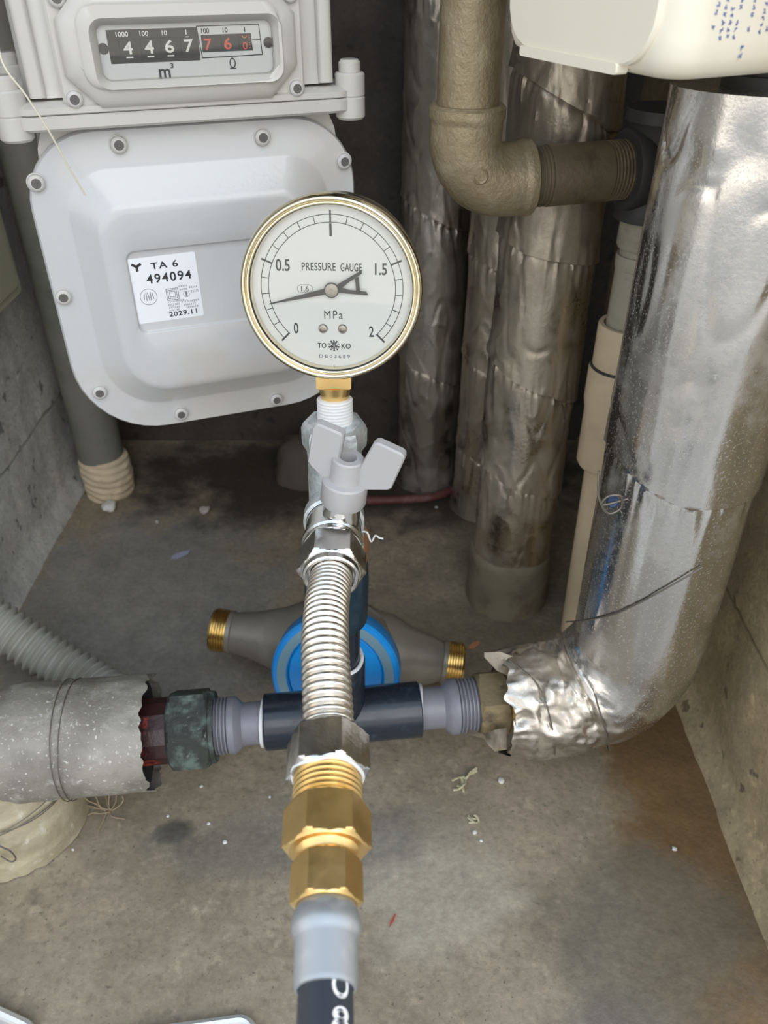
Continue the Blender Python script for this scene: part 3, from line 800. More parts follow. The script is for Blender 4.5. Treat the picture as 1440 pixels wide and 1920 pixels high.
bv = empty('ball_valve', bo + BD * 30 - V((0, 0, 14)), 'small chrome ball valve with grey plastic wing handle', 'valve')
obj('valve_body', MB().lathe(bo, BD, [(20, 11), (20, 12.8), (34, 13.0), (35, 13.9), (37.5, 14.0), (38.5, 13.2), (40, 13.4), (41.5, 13.4), (42, 12)], 48), MT['chrome'], bv)
ho = bo + BD * 29 + V((2.6, 0, 0))
HD = V((0.13, -0.05, 1)).normalized()
obj('valve_stem', MB().lathe(ho, HD, [(6, 8.5), (13, 8.5), (15, 7.8), (22, 7.2), (24, 6)], 36), MT['chrome'], bv)
hd = obj('wing_handle', MB().lathe(ho, HD, [(19, 6), (19, 9.6), (20, 10.2), (30.5, 10.2), (31.3, 9.6), (32, 7.4), (33, 7.2), (42.3, 7.0), (43, 6.4), (43, 3.7), (36, 3.5)], 44), MT['grey_plastic'], bv)
obj('handle_bore', MB().lathe(ho, HD, [(36.2, 3.6), (36.2, 0)], 24), MT['grey_plastic_in'], hd)
for sg in (-1, 1):
    ang = math.radians(-16)
    U = V((math.cos(ang), math.sin(ang), 0)) * sg
    fr = Frame(ho, U - HD * U.dot(HD), HD)
    top = [(5.0, 28.5), (19.6, 33.2), (21.0, 34.6), (24.3, 50.6), (23.8, 52.6), (22.5, 53.6), (12.5, 55.6), (11.0, 55.0), (10.0, 53.6), (5.6, 40.0)] if sg > 0 else \
          [(5.0, 27.5), (7.5, 28.6), (15.6, 34.5), (17.2, 36.5), (17.2, 39.0), (16.2, 55.0), (15.4, 56.4), (14.0, 57.0), (4.0, 55.4), (2.9, 54.2), (3.4, 42.0)]
    obj('wing', MB().slab(fr, top, -2.7, 2.7, 0.8), MT['grey_plastic'], hd, sharp=40)

# pressure gauge
GB = riser(287); GC = None
yaw = math.radians(-2.5); tilt = math.radians(8.0)
gu = V((math.cos(yaw), math.sin(yaw), 0))
gw = V((-math.sin(yaw) * 0 + 0.0, math.sin(tilt), math.cos(tilt)))
G0 = Frame(GB, gu, gw)                     # base of the connector
GF = Frame(G0(0.4, 51.5, 0), gu, gw)       # dial centre, n towards viewer
assert GF.n.y < 0
pg = empty('pressure_gauge', GB, 'round pressure gauge with white dial and brass coloured rim', 'pressure gauge')
obj('case', MB().lathe(GF(0, 0, 0), GF.n, [(-30, 0), (-30, 30), (-29, 33.5), (-26, 36.0), (-4, 36.2), (-1, 36.2)], 96), MT['gauge_case'], pg)
obj('bezel', MB().lathe(GF(0, 0, 0), GF.n, [(-4, 36.0), (-4, 37.6), (-2, 38.3), (2.0, 38.4), (4.2, 38.0), (5.4, 37.0), (5.6, 36.4), (5.0, 35.7), (4.4, 35.5), (4.9, 35.1), (5.0, 34.6), (4.4, 34.1), (2.8, 33.7), (0.2, 33.5)], 128), MT['gauge_bezel'], pg, sharp=80)
obj('dial', MB().lathe(GF(0, 0, 0), GF.n, [(-1, 0), (-1, 36), (0, 36), (0, 0)], 96), MT['dial_white'], pg)
PR = 0.08
mk = MB(); D2 = math.radians
mk.arc(GF, 29.9, D2(-135), D2(135), 0.30, PR, 120); mk.arc(GF, 26.8, D2(-135), D2(135), 0.30, PR, 120)
for i in range(21):
    a = D2(-135 + 13.5 * i); r0, r1, w = (26.8, 29.9, 0.32)
    if i % 5 == 0: r0, r1, w = (26.6, 31.6, 0.75)
    mk.bar(GF, (math.sin(a) * r0, math.cos(a) * r0), (math.sin(a) * r1, math.cos(a) * r1), w, PR)
mk.bar(GF, (0.2, -34.2), (0.2, -32.8), 0.2, PR)
obj('scale_marks', mk, MT['black_print'], pg, smooth=False)
for tx, x, y, h, w in (('0', -15.9, -16.6, 4.7, 2.0), ('0.5', -20.3, 9.8, 4.9, 5.9), ('1', 0.0, 24.0, 5.1, 1.0), ('1.5', 20.6, 8.7, 4.9, 5.0), ('2', 16.6, -17.6, 4.7, 2.1)):
    obj('numeral', MB().text(GF, tx, x, y, h, w, PR), MT['black_print'], pg, smooth=False)
lt = MB()
lt.text(GF, 'PRESSURE', -5.3, 9.3, 3.3, 14.2, PR, sp=1.1); lt.text(GF, 'GAUGE', 8.2, 9.2, 3.3, 8.9, PR, sp=1.1)
lt.text(GF, 'MPa', 0.4, -10.6, 3.7, 7.9, PR, sp=1.25)
lt.text(GF, '1.6', -11.4, 0.1, 2.3, 3.2, PR)
lt.text(GF, 'TO', -4.9, -24.1, 2.3, 3.8, PR); lt.text(GF, 'KO', 5.6, -24.2, 2.3, 4.1, PR)
obj('lettering', lt, MT['black_print'], pg, smooth=False)
ov = MB()
ov.arc(GF, 1.6, D2(180), D2(360), 0.16, PR, 20, (-13.0, 0.1)); ov.arc(GF, 1.6, D2(0), D2(180), 0.16, PR, 20, (-9.8, 0.1))
ov.bar(GF, (-13, 1.7), (-9.8, 1.7), 0.16, PR); ov.bar(GF, (-13, -1.5), (-9.8, -1.5), 0.16, PR)
obj('accuracy_mark', ov, MT['black_print'], pg, smooth=False)
sn = MB().text(GF, 'DB03689', 0.5, -28.9, 1.5, 13.4, PR, sp=1.6)
obj('serial_number', sn, MT['grey_print'], pg, smooth=False)
# star emblem
st = MB(); sc_ = (0.35, -24.1)
P5 = [(sc_[0] + 2.55 * math.sin(2 * math.pi * i / 5), sc_[1] + 2.55 * math.cos(2 * math.pi * i / 5)) for i in range(5)]
for i in range(5):
    st.bar(GF, P5[i], P5[(i + 2) % 5], 0.26, PR)
    a = 2 * math.pi * (i + .5) / 5
    q = (sc_[0] + 1.05 * math.sin(a), sc_[1] + 1.05 * math.cos(a)); q2 = (sc_[0] + 2.45 * math.sin(a), sc_[1] + 2.45 * math.cos(a))
    st.bar(GF, q, q2, 0.2, PR, 0.9)
st.bar(GF, (sc_[0], sc_[1] + 1.5), (sc_[0] - .75, sc_[1] - 1.0), 0.3, PR); st.bar(GF, (sc_[0], sc_[1] + 1.5), (sc_[0] + .75, sc_[1] - 1.0), 0.3, PR); st.bar(GF, (sc_[0] - .6, sc_[1] - .3), (sc_[0] + .6, sc_[1] - .3), 0.26, PR)
obj('star_emblem', st, MT['black_print'], pg, smooth=False)
for x in (-4.2, 4.2):
    s_ = obj('dial_screw', MB().lathe(GF(x, -16.7, 0), GF.n, [(0, 2.0), (0.5, 2.0), (1.0, 1.6), (1.2, 0.9), (0.5, 0.75), (0.5, 0)], 24), material('dial_screw', (0.42, 0.37, 0.32), 0.3, 0.9), pg)
hub_h = 2.6
pa = D2(-103.0)
fp = Frame(GF(0, 0, 0), GF.u * math.sin(pa) + GF.w * math.cos(pa), GF.w * math.sin(pa) * 1.0 - GF.u * math.cos(pa) * 1.0)
sgn = 1 if fp.n.dot(GF.n) > 0 else -1
def pp(poly, z0=1.7, z1=2.0):
    return MB().slab(fp, poly, sgn * z0, sgn * z1)
ptr = pp([(2.0, 1.3), (27.2, 0.16), (27.2, -0.16), (2.0, -1.3)])
for poly in ([(-1.5, 1.3), (-14.6, 5.3), (-14.2, 3.7), (-7.0, 1.3), (-4.4, -.2), (-1.5, -1.0)], [(-1.5, 1.0), (-4.4, .2), (-7.0, -1.3), (-14.0, -3.9), (-14.5, -5.4), (-1.5, -1.3)], [(-11.6, 3.6), (-10.0, 3.2), (-10.8, -2.6), (-12.4, -3.0)]):
    q = pp(poly); b = len(ptr.v); ptr.v += q.v; ptr.f += [tuple(b + i for i in f) for f in q.f]
obj('pointer', ptr, MT['black_print'], pg, smooth=False)
obj('pointer_hub', MB().lathe(GF(0, 0, 0), GF.n, [(2.3, 2.75), (2.6, 2.7), (2.75, 2.4), (2.75, 0.6), (2.95, 0.5), (2.95, 0)], 40), material('hub_brown', (0.42, 0.37, 0.32), 0.35, 0.4), pg)
obj('hub_washer', MB().lathe(GF(0, 0, 0), GF.n, [(0, 1.2), (1.6, 1.2), (1.6, 3.15), (2.35, 3.15), (2.35, 0)], 40), MT['black_print'], pg)
obj('glass', MB().lathe(GF(0, 0, 0), GF.n, [(3.3, 0), (3.3, 34.2), (4.3, 34.2), (4.3, 0)], 96), MT['gauge_glass'], pg)
obj('case_screw', MB().lathe(GF(36, 2.4, -8), GF.u, [(0, 1.6), (1.6, 1.6), (2.1, 1.0), (2.1, 0)], 16), MT['brass'], pg)
GD = gw
obj('connector', MB().lathe(G0(0, 3.4, -6), gw, [(4, 0), (4, 9.6), (4.8, 10.9), (13, 10.9), (13, 0)], 4, rot=math.pi / 4), MT['brass'], pg, 25)
obj('connector_neck', MB().lathe(G0(0, 0.4, -6), gw, [(0, 0), (0, 6.3), (3, 6.6), (5.5, 7.4), (7.2, 7.6), (7.2, 0)], 36), MT['brass'], pg)
obj('thread_tape', MB().lathe(G0(0, -12, -5), gw, [(0, 0), (0, 7.8)] + thread_prof(0, 13.5, 8.25, 1.5, 0.35) + [(13.5, 6.5), (14, 0)], 40), MT['ptfe'], pg, sharp=60)

# corrugated hose towards the camera
hose_ctrl = [bo + BD * 44, V((-22.6, 262, 236)), V((-23.2, 240, 239)), V((-22.6, 219, 239)), V((-21, 200, 235)), V((-19.8, 186, 230.5)), V((-19.6, 180, 229.5)), V((-19.3, 172, 229.1))]
fh = empty('corrugated_hose', hose_ctrl[3] - V((0, 0, 9)), 'corrugated stainless steel hose running out from the chrome valve', 'hose')
hp = path(hose_ctrl, 0.42)
pitch_ = 2.95
def cor(S, a, i):
    ph = (S / pitch_) % 1
    return -1.15 * (0.5 - 0.5 * math.cos(2 * math.pi * ph)) ** 3 + 0.5
obj('bellows', MB().sweep(hp, 8.7, 48, cor), MT['steel_flex'], fh, sharp=60)
mb = MB().hexnut(bo, BD, 41.5, 57.5, 15.2, -0.06, 9.2)
obj('hose_nut', mb, MT['chrome'], fh, 25)
obj('nut_lip', MB().lathe(bo, BD, [(57, 9.6), (57, 12.6), (60, 12.2), (60.6, 11.4), (60.2, 10.2), (57, 9.8)], 40), MT['chrome'], fh)
E0 = hose_ctrl[-2]; ED = V((0.045, -1, -0.05)).normalized()
mb = MB().hexnut(E0, ED, -2, 14.5, 14.6, 0.16, 9.4)
obj('hose_nut', mb, MT['chrome'], fh, 25)
wsh = [E0 + ED * (14.8 + .5 * math.sin(4 * a)) + (V((1, 0, 0)) * math.cos(a) + V((0, 0, 1)) * math.sin(a)) * (11.8 + .5 * math.sin(3 * a)) for a in [2 * math.pi * q / 40 for q in range(40)]]
obj('sealing_tape', MB().sweep(wsh, 0.7, 8, closed=True), MT['ptfe'], fh)

# brass adapter, ferrule and rubber hose
ba = empty('brass_adapter', E0 + ED * 25 - V((0, 0, 15)), 'stepped brass hexagon adapter between corrugated hose and rubber hose', 'pipe fitting')
obj('male_thread', MB().lathe(E0, ED, [(0, 9)] + thread_prof(12, 26, 11.6, 2.0, 0.7) + [(26, 9)], 48), MT['brass'], ba, 30)
obj('wide_hexagon', MB().hexnut(E0, ED, 25, 40.5, 14.2, -0.10, 9), MT['brass'], ba, 25)
obj('waist', MB().lathe(E0, ED, [(40, 10.4), (42, 9.0), (43.5, 9.0)], 40), MT['brass'], ba)
obj('narrow_hexagon', MB().hexnut(E0, ED, 43, 57.5, 11.0, -0.05, 8), MT['brass'], ba, 25)
rh = empty('pressure_hose', E0 + ED * 75 - V((0, 0, 10)), 'black rubber pressure hose with crimped silver ferrule', 'hose')
obj('ferrule', MB().lathe(E0, ED, [(57, 8.0), (57.4, 8.6), (59.5, 9.6), (62, 10.3), (64.5, 10.2), (66, 9.6), (67.5, 9.1), (78.5, 8.9), (80, 8.5), (80.2, 7.8)], 48), MT['ferrule'], rh)
hose_pts = [E0 + ED * 76, E0 + ED * 100, E0 + ED * 125, E0 + ED * 160 + V((0, 0, -3)), E0 + ED * 215 + V((2, 0, -14)), V((-6, -90, 150)), V((0, -150, 40)), V((10, -220, 9)), V((40, -420, 8))]
hpp = path(hose_pts, 4)
obj('rubber_tube', MB().sweep(hpp, 7.6, 32), MT['rubber'], rh)
wx, wy = V((1, 0.045, 0)).normalized(), None
def wrapf(s, rad, a_off):
    up = wx.cross(ED); up = up if up.z > 0 else -up
    def f(X, Y):
        a = a_off + X / rad
        return E0 + ED * (s - Y) + (wx * math.sin(a) + up * math.cos(a)) * rad
    return f
tx = MB()
for s_, ch in ((78.5, 'O'), (87, '8'), (99, 'O')):
    tx.text(None, ch, 0, 0, 6.6, 5.4, wrap=wrapf(s_ + 2.5, 7.75, 0.62))
obj('hose_lettering', tx, MT['white_print'], rh, smooth=False)

# ------------------------------------------------------------------ gas meter
MY = math.radians(20)
MF = Frame((-91.7, 420, 0), (math.cos(MY), math.sin(MY), 0), (0, 0, 1))
def on_meter(px, py, n=0.0):
    d = ray(px, py); o = V((0, 0, CAM_H)); p0 = MF(0, 0, n)
    k = (p0 - o).dot(MF.n) / d.dot(MF.n); q = o + d * k - MF.o
    return q.dot(MF.u), q.z
def orect(x0, y0, x1, y1, c, k=6):
    out = []
    for (a, b) in (((x0, y0 + c), (x0 + c, y0)), ((x1 - c, y0), (x1, y0 + c)), ((x1, y1 - c), (x1 - c, y1)), ((x0 + c, y1), (x0, y1 - c))):
        for i in range(k + 1):
            t = i / k; out.append((a[0] + (b[0] - a[0]) * t, a[1] + (b[1] - a[1]) * t))
    return out
def mloops(spec): return [[MF(a, b, n) for a, b in o] for o, n in spec]

gm = empty('gas_meter', MF(0, 226, -40), 'pale grey gas meter with number counter and screwed front cover', 'gas meter')
P, PC = MT['meter_paint'], MT['meter_cover_paint']
obj('back_case', MB().loft(mloops([(rrect(-70, 236, 70, 400, 30), -92), (rrect(-73, 232, 73, 402, 32), -86), (rrect(-73, 232, 73, 402, 32), -4)])), P, gm)
# front cover
z0, z1 = 226, 385.5
cv = [(rrect(-80, z0 + 1, 80, z1 - 1, (44, 44, 33, 33), 10), -7), (rrect(-81, z0, 81, z1, (45, 45, 34, 34), 10), -5.5), (rrect(-81, z0, 81, z1, (45, 45, 34, 34), 10), -1.2), (rrect(-80, z0 + 1, 80, z1 - 1, (44, 44, 33, 33), 10), 0),
      (rrect(-66, z0 + 15, 66, z1 - 17, (32, 32, 22, 22), 10), 0.2), (rrect(-64.5, z0 + 16.5, 64.5, z1 - 18.5, (31, 31, 21, 21), 10), 0.8),
      (rrect(-54, z0 + 28, 54, z1 - 31, (24, 24, 15, 15), 10), 10.6), (rrect(-52, z0 + 30, 52, z1 - 33, (22, 22, 13, 13), 10), 11.8), (rrect(-49, z0 + 33, 49, z1 - 36, (19, 19, 11, 11), 10), 12.2)]
u0, b1 = on_meter(232, 472, 12); _, b0 = on_meter(265, 628, 12)
pn0, pn1 = (u0, b0), (46.5, b1)
for ins, n_ in ((0, 12.2), (0.35, 12.0), (0.9, 10.9), (1.3, 10.7)):
    cv.append((rrect(pn0[0] + ins, pn0[1] + ins, pn1[0] - ins, pn1[1] - ins, 4.5, 10), n_))
obj('front_cover', MB().loft(mloops(cv)), PC, gm, sharp=40)
def screw(px, py, n, r=3.9, mat='screw_steel', rot=0.3):
    u, z = on_meter(px, py, n + 2)
    s_ = obj('cover_screw', MB().lathe(MF(u, z, n), MF.n, [(0, r + .5), (0.5, r + .5), (0.6, r), (2.2, r * .96), (2.8, r * .8), (3.0, r * .62), (3.0, r * .58), (1.6, r * .55), (1.6, 0)], 32), MT[mat], gm)
    obj('torx_recess', MB().lathe(MF(u, z, n), MF.n, [(3.06, r * .56), (3.06, r * .22), (3.2, r * .2), (3.2, 0)], 24, rot, star=lambda i: 1.0 if (i // 2) % 2 else 0.72), MT['recess_shade'], s_, smooth=False)  # dark star on the head paints in the shade of the torx socket
for (px, py) in ((223, 272), (493, 258), (646, 303), (68, 344), (119, 558), (187, 737), (340, 777), (519, 750)):
    screw(px, py, 0.0, rot=px * .1)
# waist flange with corner lugs
fl0 = [(rrect(-78, -94, 78, 8, 8), 387.0), (rrect(-79.5, -95, 79.5, 9.5, 9), 388.2), (rrect(-79.5, -95, 79.5, 9.5, 9), 392.6), (rrect(-78.6, -94, 78.6, 8.6, 8), 393.4)]
fl1 = [(rrect(-78.6, -94, 78.6, 8.6, 8), 393.6), (rrect(-79.5, -95, 79.5, 9.5, 9), 394.2), (rrect(-79.5, -95, 79.5, 9.5, 9), 396.6), (rrect(-77, -93, 77, 6, 8), 398.4)]
for nm_, fl in (('lower_flange', fl0), ('upper_flange', fl1)):
    obj(nm_, MB().loft([[MF(a, z, b) for a, b in o] for o, z in fl]), P, gm)
for (u, n) in ((-79, 1.5), (79, 1.5), (-79, -86), (79, -86)):
    lg = obj('flange_lug', MB().lathe(MF(u, 383, n), (0, 0, 1), [(0, 0), (0, 6.2), (1.2, 7.4), (9.8, 7.4), (10.4, 6.9), (11, 7.4), (20, 7.4), (21, 6.6), (21, 0)], 32), P, gm)
    obj('lug_bolt', MB().lathe(MF(u, 403.5, n), (0, 0, 1), [(0, 5.4), (4.6, 5.4), (6, 4.2), (6.2, 0)], 28), P, lg)
# upper case with moulded rib and counter housing
up = [(rrect(-73, -90, 73, 2, 12), 399.5), (rrect(-72, -90, 72, 1, 12), 404), (rrect(-71, -90, 71, 0, 12), 470), (rrect(-66, -86, 66, -5, 10), 478)]
obj('upper_case', MB().loft([[MF(a, z, b) for a, b in o] for o, z in up]), P, gm)
for u in (-66.5, 66.5):
    obj('side_rib', MB().loft([[MF(a, z, b) for a, b in rrect(u - 3.6, -10, u + 3.6, 4.2, 2.5)] for z in (400, 470)]), P, gm)
bl, bb = on_meter(118, 120, 13)[0], on_meter(345, 194, 12)[1]
br = on_meter(559, 110, 13)[0]; bt = bb + 47
obj('counter_base', MB().loft(mloops([(orect(bl - 3, bb - 0.5, br + 4, bt + 3, 3), -1), (orect(bl - 3, bb - .5, br + 4, bt + 3, 3), 7), (orect(bl - 2, bb + 0.5, br + 3, bt + 2, 3), 8)])), P, gm, 30)
for (px, py) in ((140, 187), (106, -4), (557, 166), (545, -12)):
    u, z = on_meter(px, py, 7)
    screw(px, py, 7.8, 3.6)
wl_, wr_ = on_meter(187, 95, 9)[0], on_meter(509, 88, 9)[0]
wb_, wt_ = on_meter(350, 143, 10)[1], on_meter(350, 43, 9)[1]
bz = [(orect(bl, bb, br, bt, 13), 3), (orect(bl, bb, br, bt, 13), 10.5), (orect(bl + 1.6, bb + 1.6, br - 1.6, bt - 1.6, 12.4), 12.6), (orect(bl + 6.5, bb + 6, br - 6.5, bt - 6, 11), 13.6),
      (rrect(bl + 8, bb + 7.4, br - 8, bt - 7.4, 8), 14.2), (rrect(bl + 9, bb + 8, br - 9, bt - 8, 7.5), 15.0), (rrect(wl_ - 3.6, wb_ - 3.2, wr_ + 3.6, wt_ + 3.2, 6), 15.4), (rrect(wl_ - 0.6, wb_ - 0.6, wr_ + 0.6, wt_ + 0.6, 3.5), 12.0), (rrect(wl_, wb_, wr_, wt_, 3.2), 8.2)]
obj('counter_bezel', MB().loft(mloops(bz), cap1=False), P, gm, 40)
wc = ((wl_ + wr_) / 2, (wb_ + wt_) / 2); WW, WH = wr_ - wl_, wt_ - wb_
DF = Frame(MF(wc[0], wc[1], 9.0), MF.u, MF.w)          # counter plate
def WX(c): return (c - 705) / 1380 * WW                # photo crop columns -> plate
def WY(c): return (300 - c) / 430 * WH
obj('counter_plate', MB().slab(DF, rrect(-WW / 2 - .5, -WH / 2 - .5, WW / 2 + .5, WH / 2 + .5, 3), -1, 0), MT['silver_plate'], gm)
bk = MB().slab(DF, [(WX(85), WY(390)), (WX(795), WY(390)), (WX(795), WY(120)), (WX(85), WY(120))], 0.0, 0.12)
obj('black_field', bk, MT['black_plate'], gm, smooth=False)
# cubic metre drums, each behind the plate slot
for cx, ch in ((232, '4'), (397, '4'), (556, '6'), (712, '7')):
    w_ = WX(705 + 64)
    dr = obj('digit_drum', MB().slab(DF, [(WX(cx) - w_, WY(338)), (WX(cx) + w_, WY(338)), (WX(cx) + w_, WY(195)), (WX(cx) - w_, WY(195))], 0.12, 0.5, 0.1), MT['black_plate'], gm)
    mb = MB().text(DF, ch, WX(cx), WY(262), (WH * 104 / 430), WX(705 + 72), 0.55)
    if ch == '7': mb.bar(DF, (WX(cx - 18), WY(194)), (WX(cx + 10), WY(194)), 0.35, 0.55)
    else: mb.bar(DF, (WX(cx - 24), WY(341)), (WX(cx + 30), WY(341)), 0.55, 0.55)
    obj('drum_digit', mb, MT['white_print'], dr, smooth=False)
mb = MB()
for cx, s_, w_ in ((203, '1000', 96), (372, '100', 68), (532, '10', 40), (702, '1', 9)):
    mb.text(DF, s_, WX(cx), WY(155), WH * 40 / 430, w_ / 1380 * WW, 0.2)
obj('counter_captions', mb, MT['white_print'], gm, smooth=False)
mb = MB()
for a, b in (((790, 113), (1300, 113)), ((1300, 113), (1312, 364)), ((1312, 364), (812, 372)), ((812, 372), (790, 113)), ((1235, 240), (1306, 240))):
    mb.bar(DF, (WX(a[0]), WY(a[1])), (WX(b[0]), WY(b[1])), 0.38, 0.2)
for cx, s_, w_ in ((857, '100', 64), (1020, '10', 40), (1180, '1', 9)):
    mb.text(DF, s_, WX(cx), WY(150), WH * 42 / 430, w_ / 1380 * WW, 0.2)
mb.text(DF, 'm', WX(492), WY(462), WH * 105 / 430, WX(705 + 92), 0.2); mb.text(DF, '3', WX(556), WY(422), WH * 42 / 430, WX(705 + 26), 0.2)
# script litre sign: loop standing on a small foot
ecx, ecy = WX(1055), WY(425)
mb.arc(DF, WX(705 + 22), 0, 2 * math.pi, 0.42, 0.2, 28, (ecx, ecy), 1.55)
mb.bar(DF, (ecx - 1.5, WY(470)), (ecx + 1.5, WY(470)), 0.42, 0.2)
obj('plate_lettering', mb, MT['black_print'], gm, smooth=False)
obj('litre_window', MB().slab(DF, [(WX(822), WY(326)), (WX(1236), WY(326)), (WX(1228), WY(184)), (WX(820), WY(184))], 0.0, 0.15), MT['black_plate'], gm, smooth=False)
for cx, ch in ((868, '7'), (1030, '6'), (1172, '0')):
    w_ = WX(705 + 50)
    dr = obj('litre_drum', MB().slab(DF, [(WX(cx) - w_, WY(322)), (WX(cx) + w_, WY(322)), (WX(cx) + w_, WY(188)), (WX(cx) - w_, WY(188))], 0.15, 0.4, 0.1), MT['black_plate'], gm)
    mb = MB()
    if ch == '0':
        mb.text(DF, '0', WX(cx), WY(282), WH * 60 / 430, WX(705 + 40), 0.45); mb.arc(DF, WX(705 + 18), math.pi / 2, 1.5 * math.pi, 0.4, 0.45, 16, (WX(cx), WY(198)))
        for q in range(6): mb.bar(DF, (WX(cx + 34), WY(200 + q * 20)), (WX(cx + 46), WY(200 + q * 20)), 0.25, 0.45)
    else: mb.text(DF, ch, WX(cx), WY(258), WH * 96 / 430, WX(705 + 62), 0.45)
    obj('drum_digit', mb, MT['red_print'], dr, smooth=False)
for cx in (45, 1370):
    obj('plate_screw', MB().lathe(DF(WX(cx), WY(265), 0), DF.n, [(0, 2.2), (0.5, 2.2), (0.5, 0)], 20), MT['black_plate'], gm)
obj('counter_window', MB().slab(DF, rrect(-WW / 2 - .2, -WH / 2 - .2, WW / 2 + .2, WH / 2 + .2, 3), 1.6, 2.6), MT['window_glass'], gm, smooth=False)
# rating label
su, sz = on_meter(312, 541, 11)
LF = Frame(MF(su, sz, 10.7), MF.u + MF.w * 0.01, MF.w)
obj('rating_label', MB().slab(LF, rrect(-17, -17, 17, 17, 1.2), 0.02, 0.14), MT['sticker_paper'], gm, smooth=False)
mb = MB(); c_ = 0.2
mb.text(LF, 'TA 6', 1.0, 12.4, 3.4, 13.5, c_, sp=1.15); mb.text(LF, '494094', 2.3, 6.0, 4.7, 22.6, c_, sp=1.2); mb.text(LF, '2029.11', 6.4, -13.9, 2.6, 14.5, c_, sp=1.1)
for poly in (((-14.9, 14.2), (-12.6, 12.8)), ((-10.3, 14.2), (-12.6, 12.8)), ((-12.6, 13.0), (-12.6, 10.4))): mb.bar(LF, poly[0], poly[1], 1.3, c_)
obj('label_lettering', mb, MT['black_print'], gm, smooth=False)
mb = MB()
mb.arc(LF, 4.2, 0, 2 * math.pi, 0.28, c_, 40, (-9.5, -3.2))
for dx, dy, lean_ in ((-2.2, 1.6, -.5), (-1.1, 2.2, 0), (0.0, 2.2, .6), (1.1, 2.2, 0), (2.2, 1.6, .5)): mb.bar(LF, (-9.5 + dx + lean_ * .5, -3.0 - dy), (-9.5 + dx - lean_ * .5, -3.0 + dy), 0.42, c_)
for k_, w_ in ((3.0, .35), (2.2, .3), (1.4, .3)):
    x_, y_ = 2.6, -3.4
    for a, b in (((-k_, -k_), (k_, -k_)), ((k_, -k_), (k_, k_)), ((k_, k_), (-k_, k_)), ((-k_, k_), (-k_, -k_))): mb.bar(LF, (x_ + a[0], y_ + a[1]), (x_ + b[0], y_ + b[1]), w_, c_)
mb.arc(LF, 1.6, 0, 2 * math.pi, 0.2, c_, 24, (9.6, -4.2)); mb.bar(LF, (9.6, -2.9), (9.6, -5.4), 1.0, c_)
rng = random.Random(3)
for (xa, xb, y_, h_) in ((6.4, 10.2, .2, .8), (6.4, 10.4, -1.5, .8), (11.6, 15.4, -1.0, .8), (12, 15.8, -3.2, 1.2), (-0.4, 7.4, -7.3, .8), (-0.4, 5.0, -8.9, 1.0), (6.8, 15.0, -8.2, .9), (-0.4, 5.4, -10.4, .9), (7.4, 14.0, -9.9, .8), (8.6, 14.0, -11.4, .8), (-0.4, 5.0, -11.9, .9)):
    x_ = xa
    while x_ < xb:
        w_ = rng.uniform(.35, .8)
        for q in range(2):
            mb.bar(LF, (x_, y_ + (q - .5) * h_ * rng.uniform(.4, 1)), (x_ + w_, y_ + (q - .5) * h_ * rng.uniform(.4, 1)), .2, c_)
        mb.bar(LF, (x_ + w_ * rng.random(), y_ - h_ / 2), (x_ + w_ * rng.random(), y_ + h_ / 2), .2, c_)
        x_ += w_ + .35
obj('small_print', mb, MT['grey_print'], gm, smooth=False)
# supply pipes above the meter, out of the picture
for u in (-42, 42):
    obj('supply_pipe', MB().lathe(MF(u, 474, -45), (0, 0, 1), [(0, 0), (0, 22), (26, 22), (26, 17), (674, 17), (674, 0)], 32), MT['gas_pipe_paint'], gm)
def mpt(px, py, n):
    u, z = on_meter(px, py, n); return MF(u, z, n)
obj('seal_wire', MB().sweep(path([MF(-74, 436, 8), mpt(2, 110, 22), mpt(48, 178, 24), mpt(90, 243, 22), mpt(128, 312, 17), mpt(160, 366, 13)], 2), 0.42, 8), MT['string'],
    label='thin pale seal wire hanging across the gas meter corner', cat='wire')

# ------------------------------------------------------------------ gas supply pipe with elbow
gp = empty('gas_pipe', (42, 445, 330), 'tan painted steel gas pipe with elbow and short nipple', 'pipe')
gx, gy, gz = 42.0, 445.0, 352.0
GY = math.radians(13); GN = V((math.cos(GY), math.sin(GY), 0.02)).normalized()
obj('down_pipe', MB().lathe((gx, gy, 0), (0, 0, 1), [(378, 0), (378, 15.6), (1148, 15.6), (1148, 0)], 48), MT['gas_pipe_paint'], gp)
ec = V((gx, gy, gz))
bends = [ec + V((0, 0, 38))] + [ec + V((0, 0, 33))]
Re = 22.0
bc_ = ec + V((0, 0, Re)) + GN * Re
for i in range(9):
    a = math.pi / 2 * i / 8
    bends.append(bc_ - GN * (Re * math.cos(a)) - V((0, 0, Re * math.sin(a))))
bends += [ec + GN * 27, ec + GN * 36, ec + GN * 37]
ep = path(bends, 1.5)
def elb(S, a, i):
    n = len(ep); e = min(i, n - 1 - i) * 1.5
    return (0.9 if e < 7 else 0.0) - (1.6 if e < 0.8 else 0) + .25 * nz(math.cos(a) * 3, math.sin(a) * 3, S * .1)
obj('elbow', MB().sweep(ep, 18.6, 56, elb), MT['gas_pipe_paint'], gp, sharp=40)
obj('elbow_boss', MB().lathe(bc_ - GN * 15 - V((0, 17, 15)), (0.1, -1, 0), [(-4, 5), (1.6, 4.2), (2.2, 3.4), (1.6, 2.6), (1.6, 0)], 20), MT['gas_pipe_paint'], gp)
tp = [(30, 0), (30, 15.2), (37, 15.2)] + thread_prof(37.5, 46, 15.3, 2.2, 0.8) + [(46.5, 15.6), (80, 15.6)] + thread_prof(80.5, 94, 15.5, 2.0, 0.9) + [(96, 15), (96, 0)]
obj('nipple', MB().lathe(ec, GN, tp, 48), MT['old_pipe'], gp, 25)
tc_ = ec + GN * 112
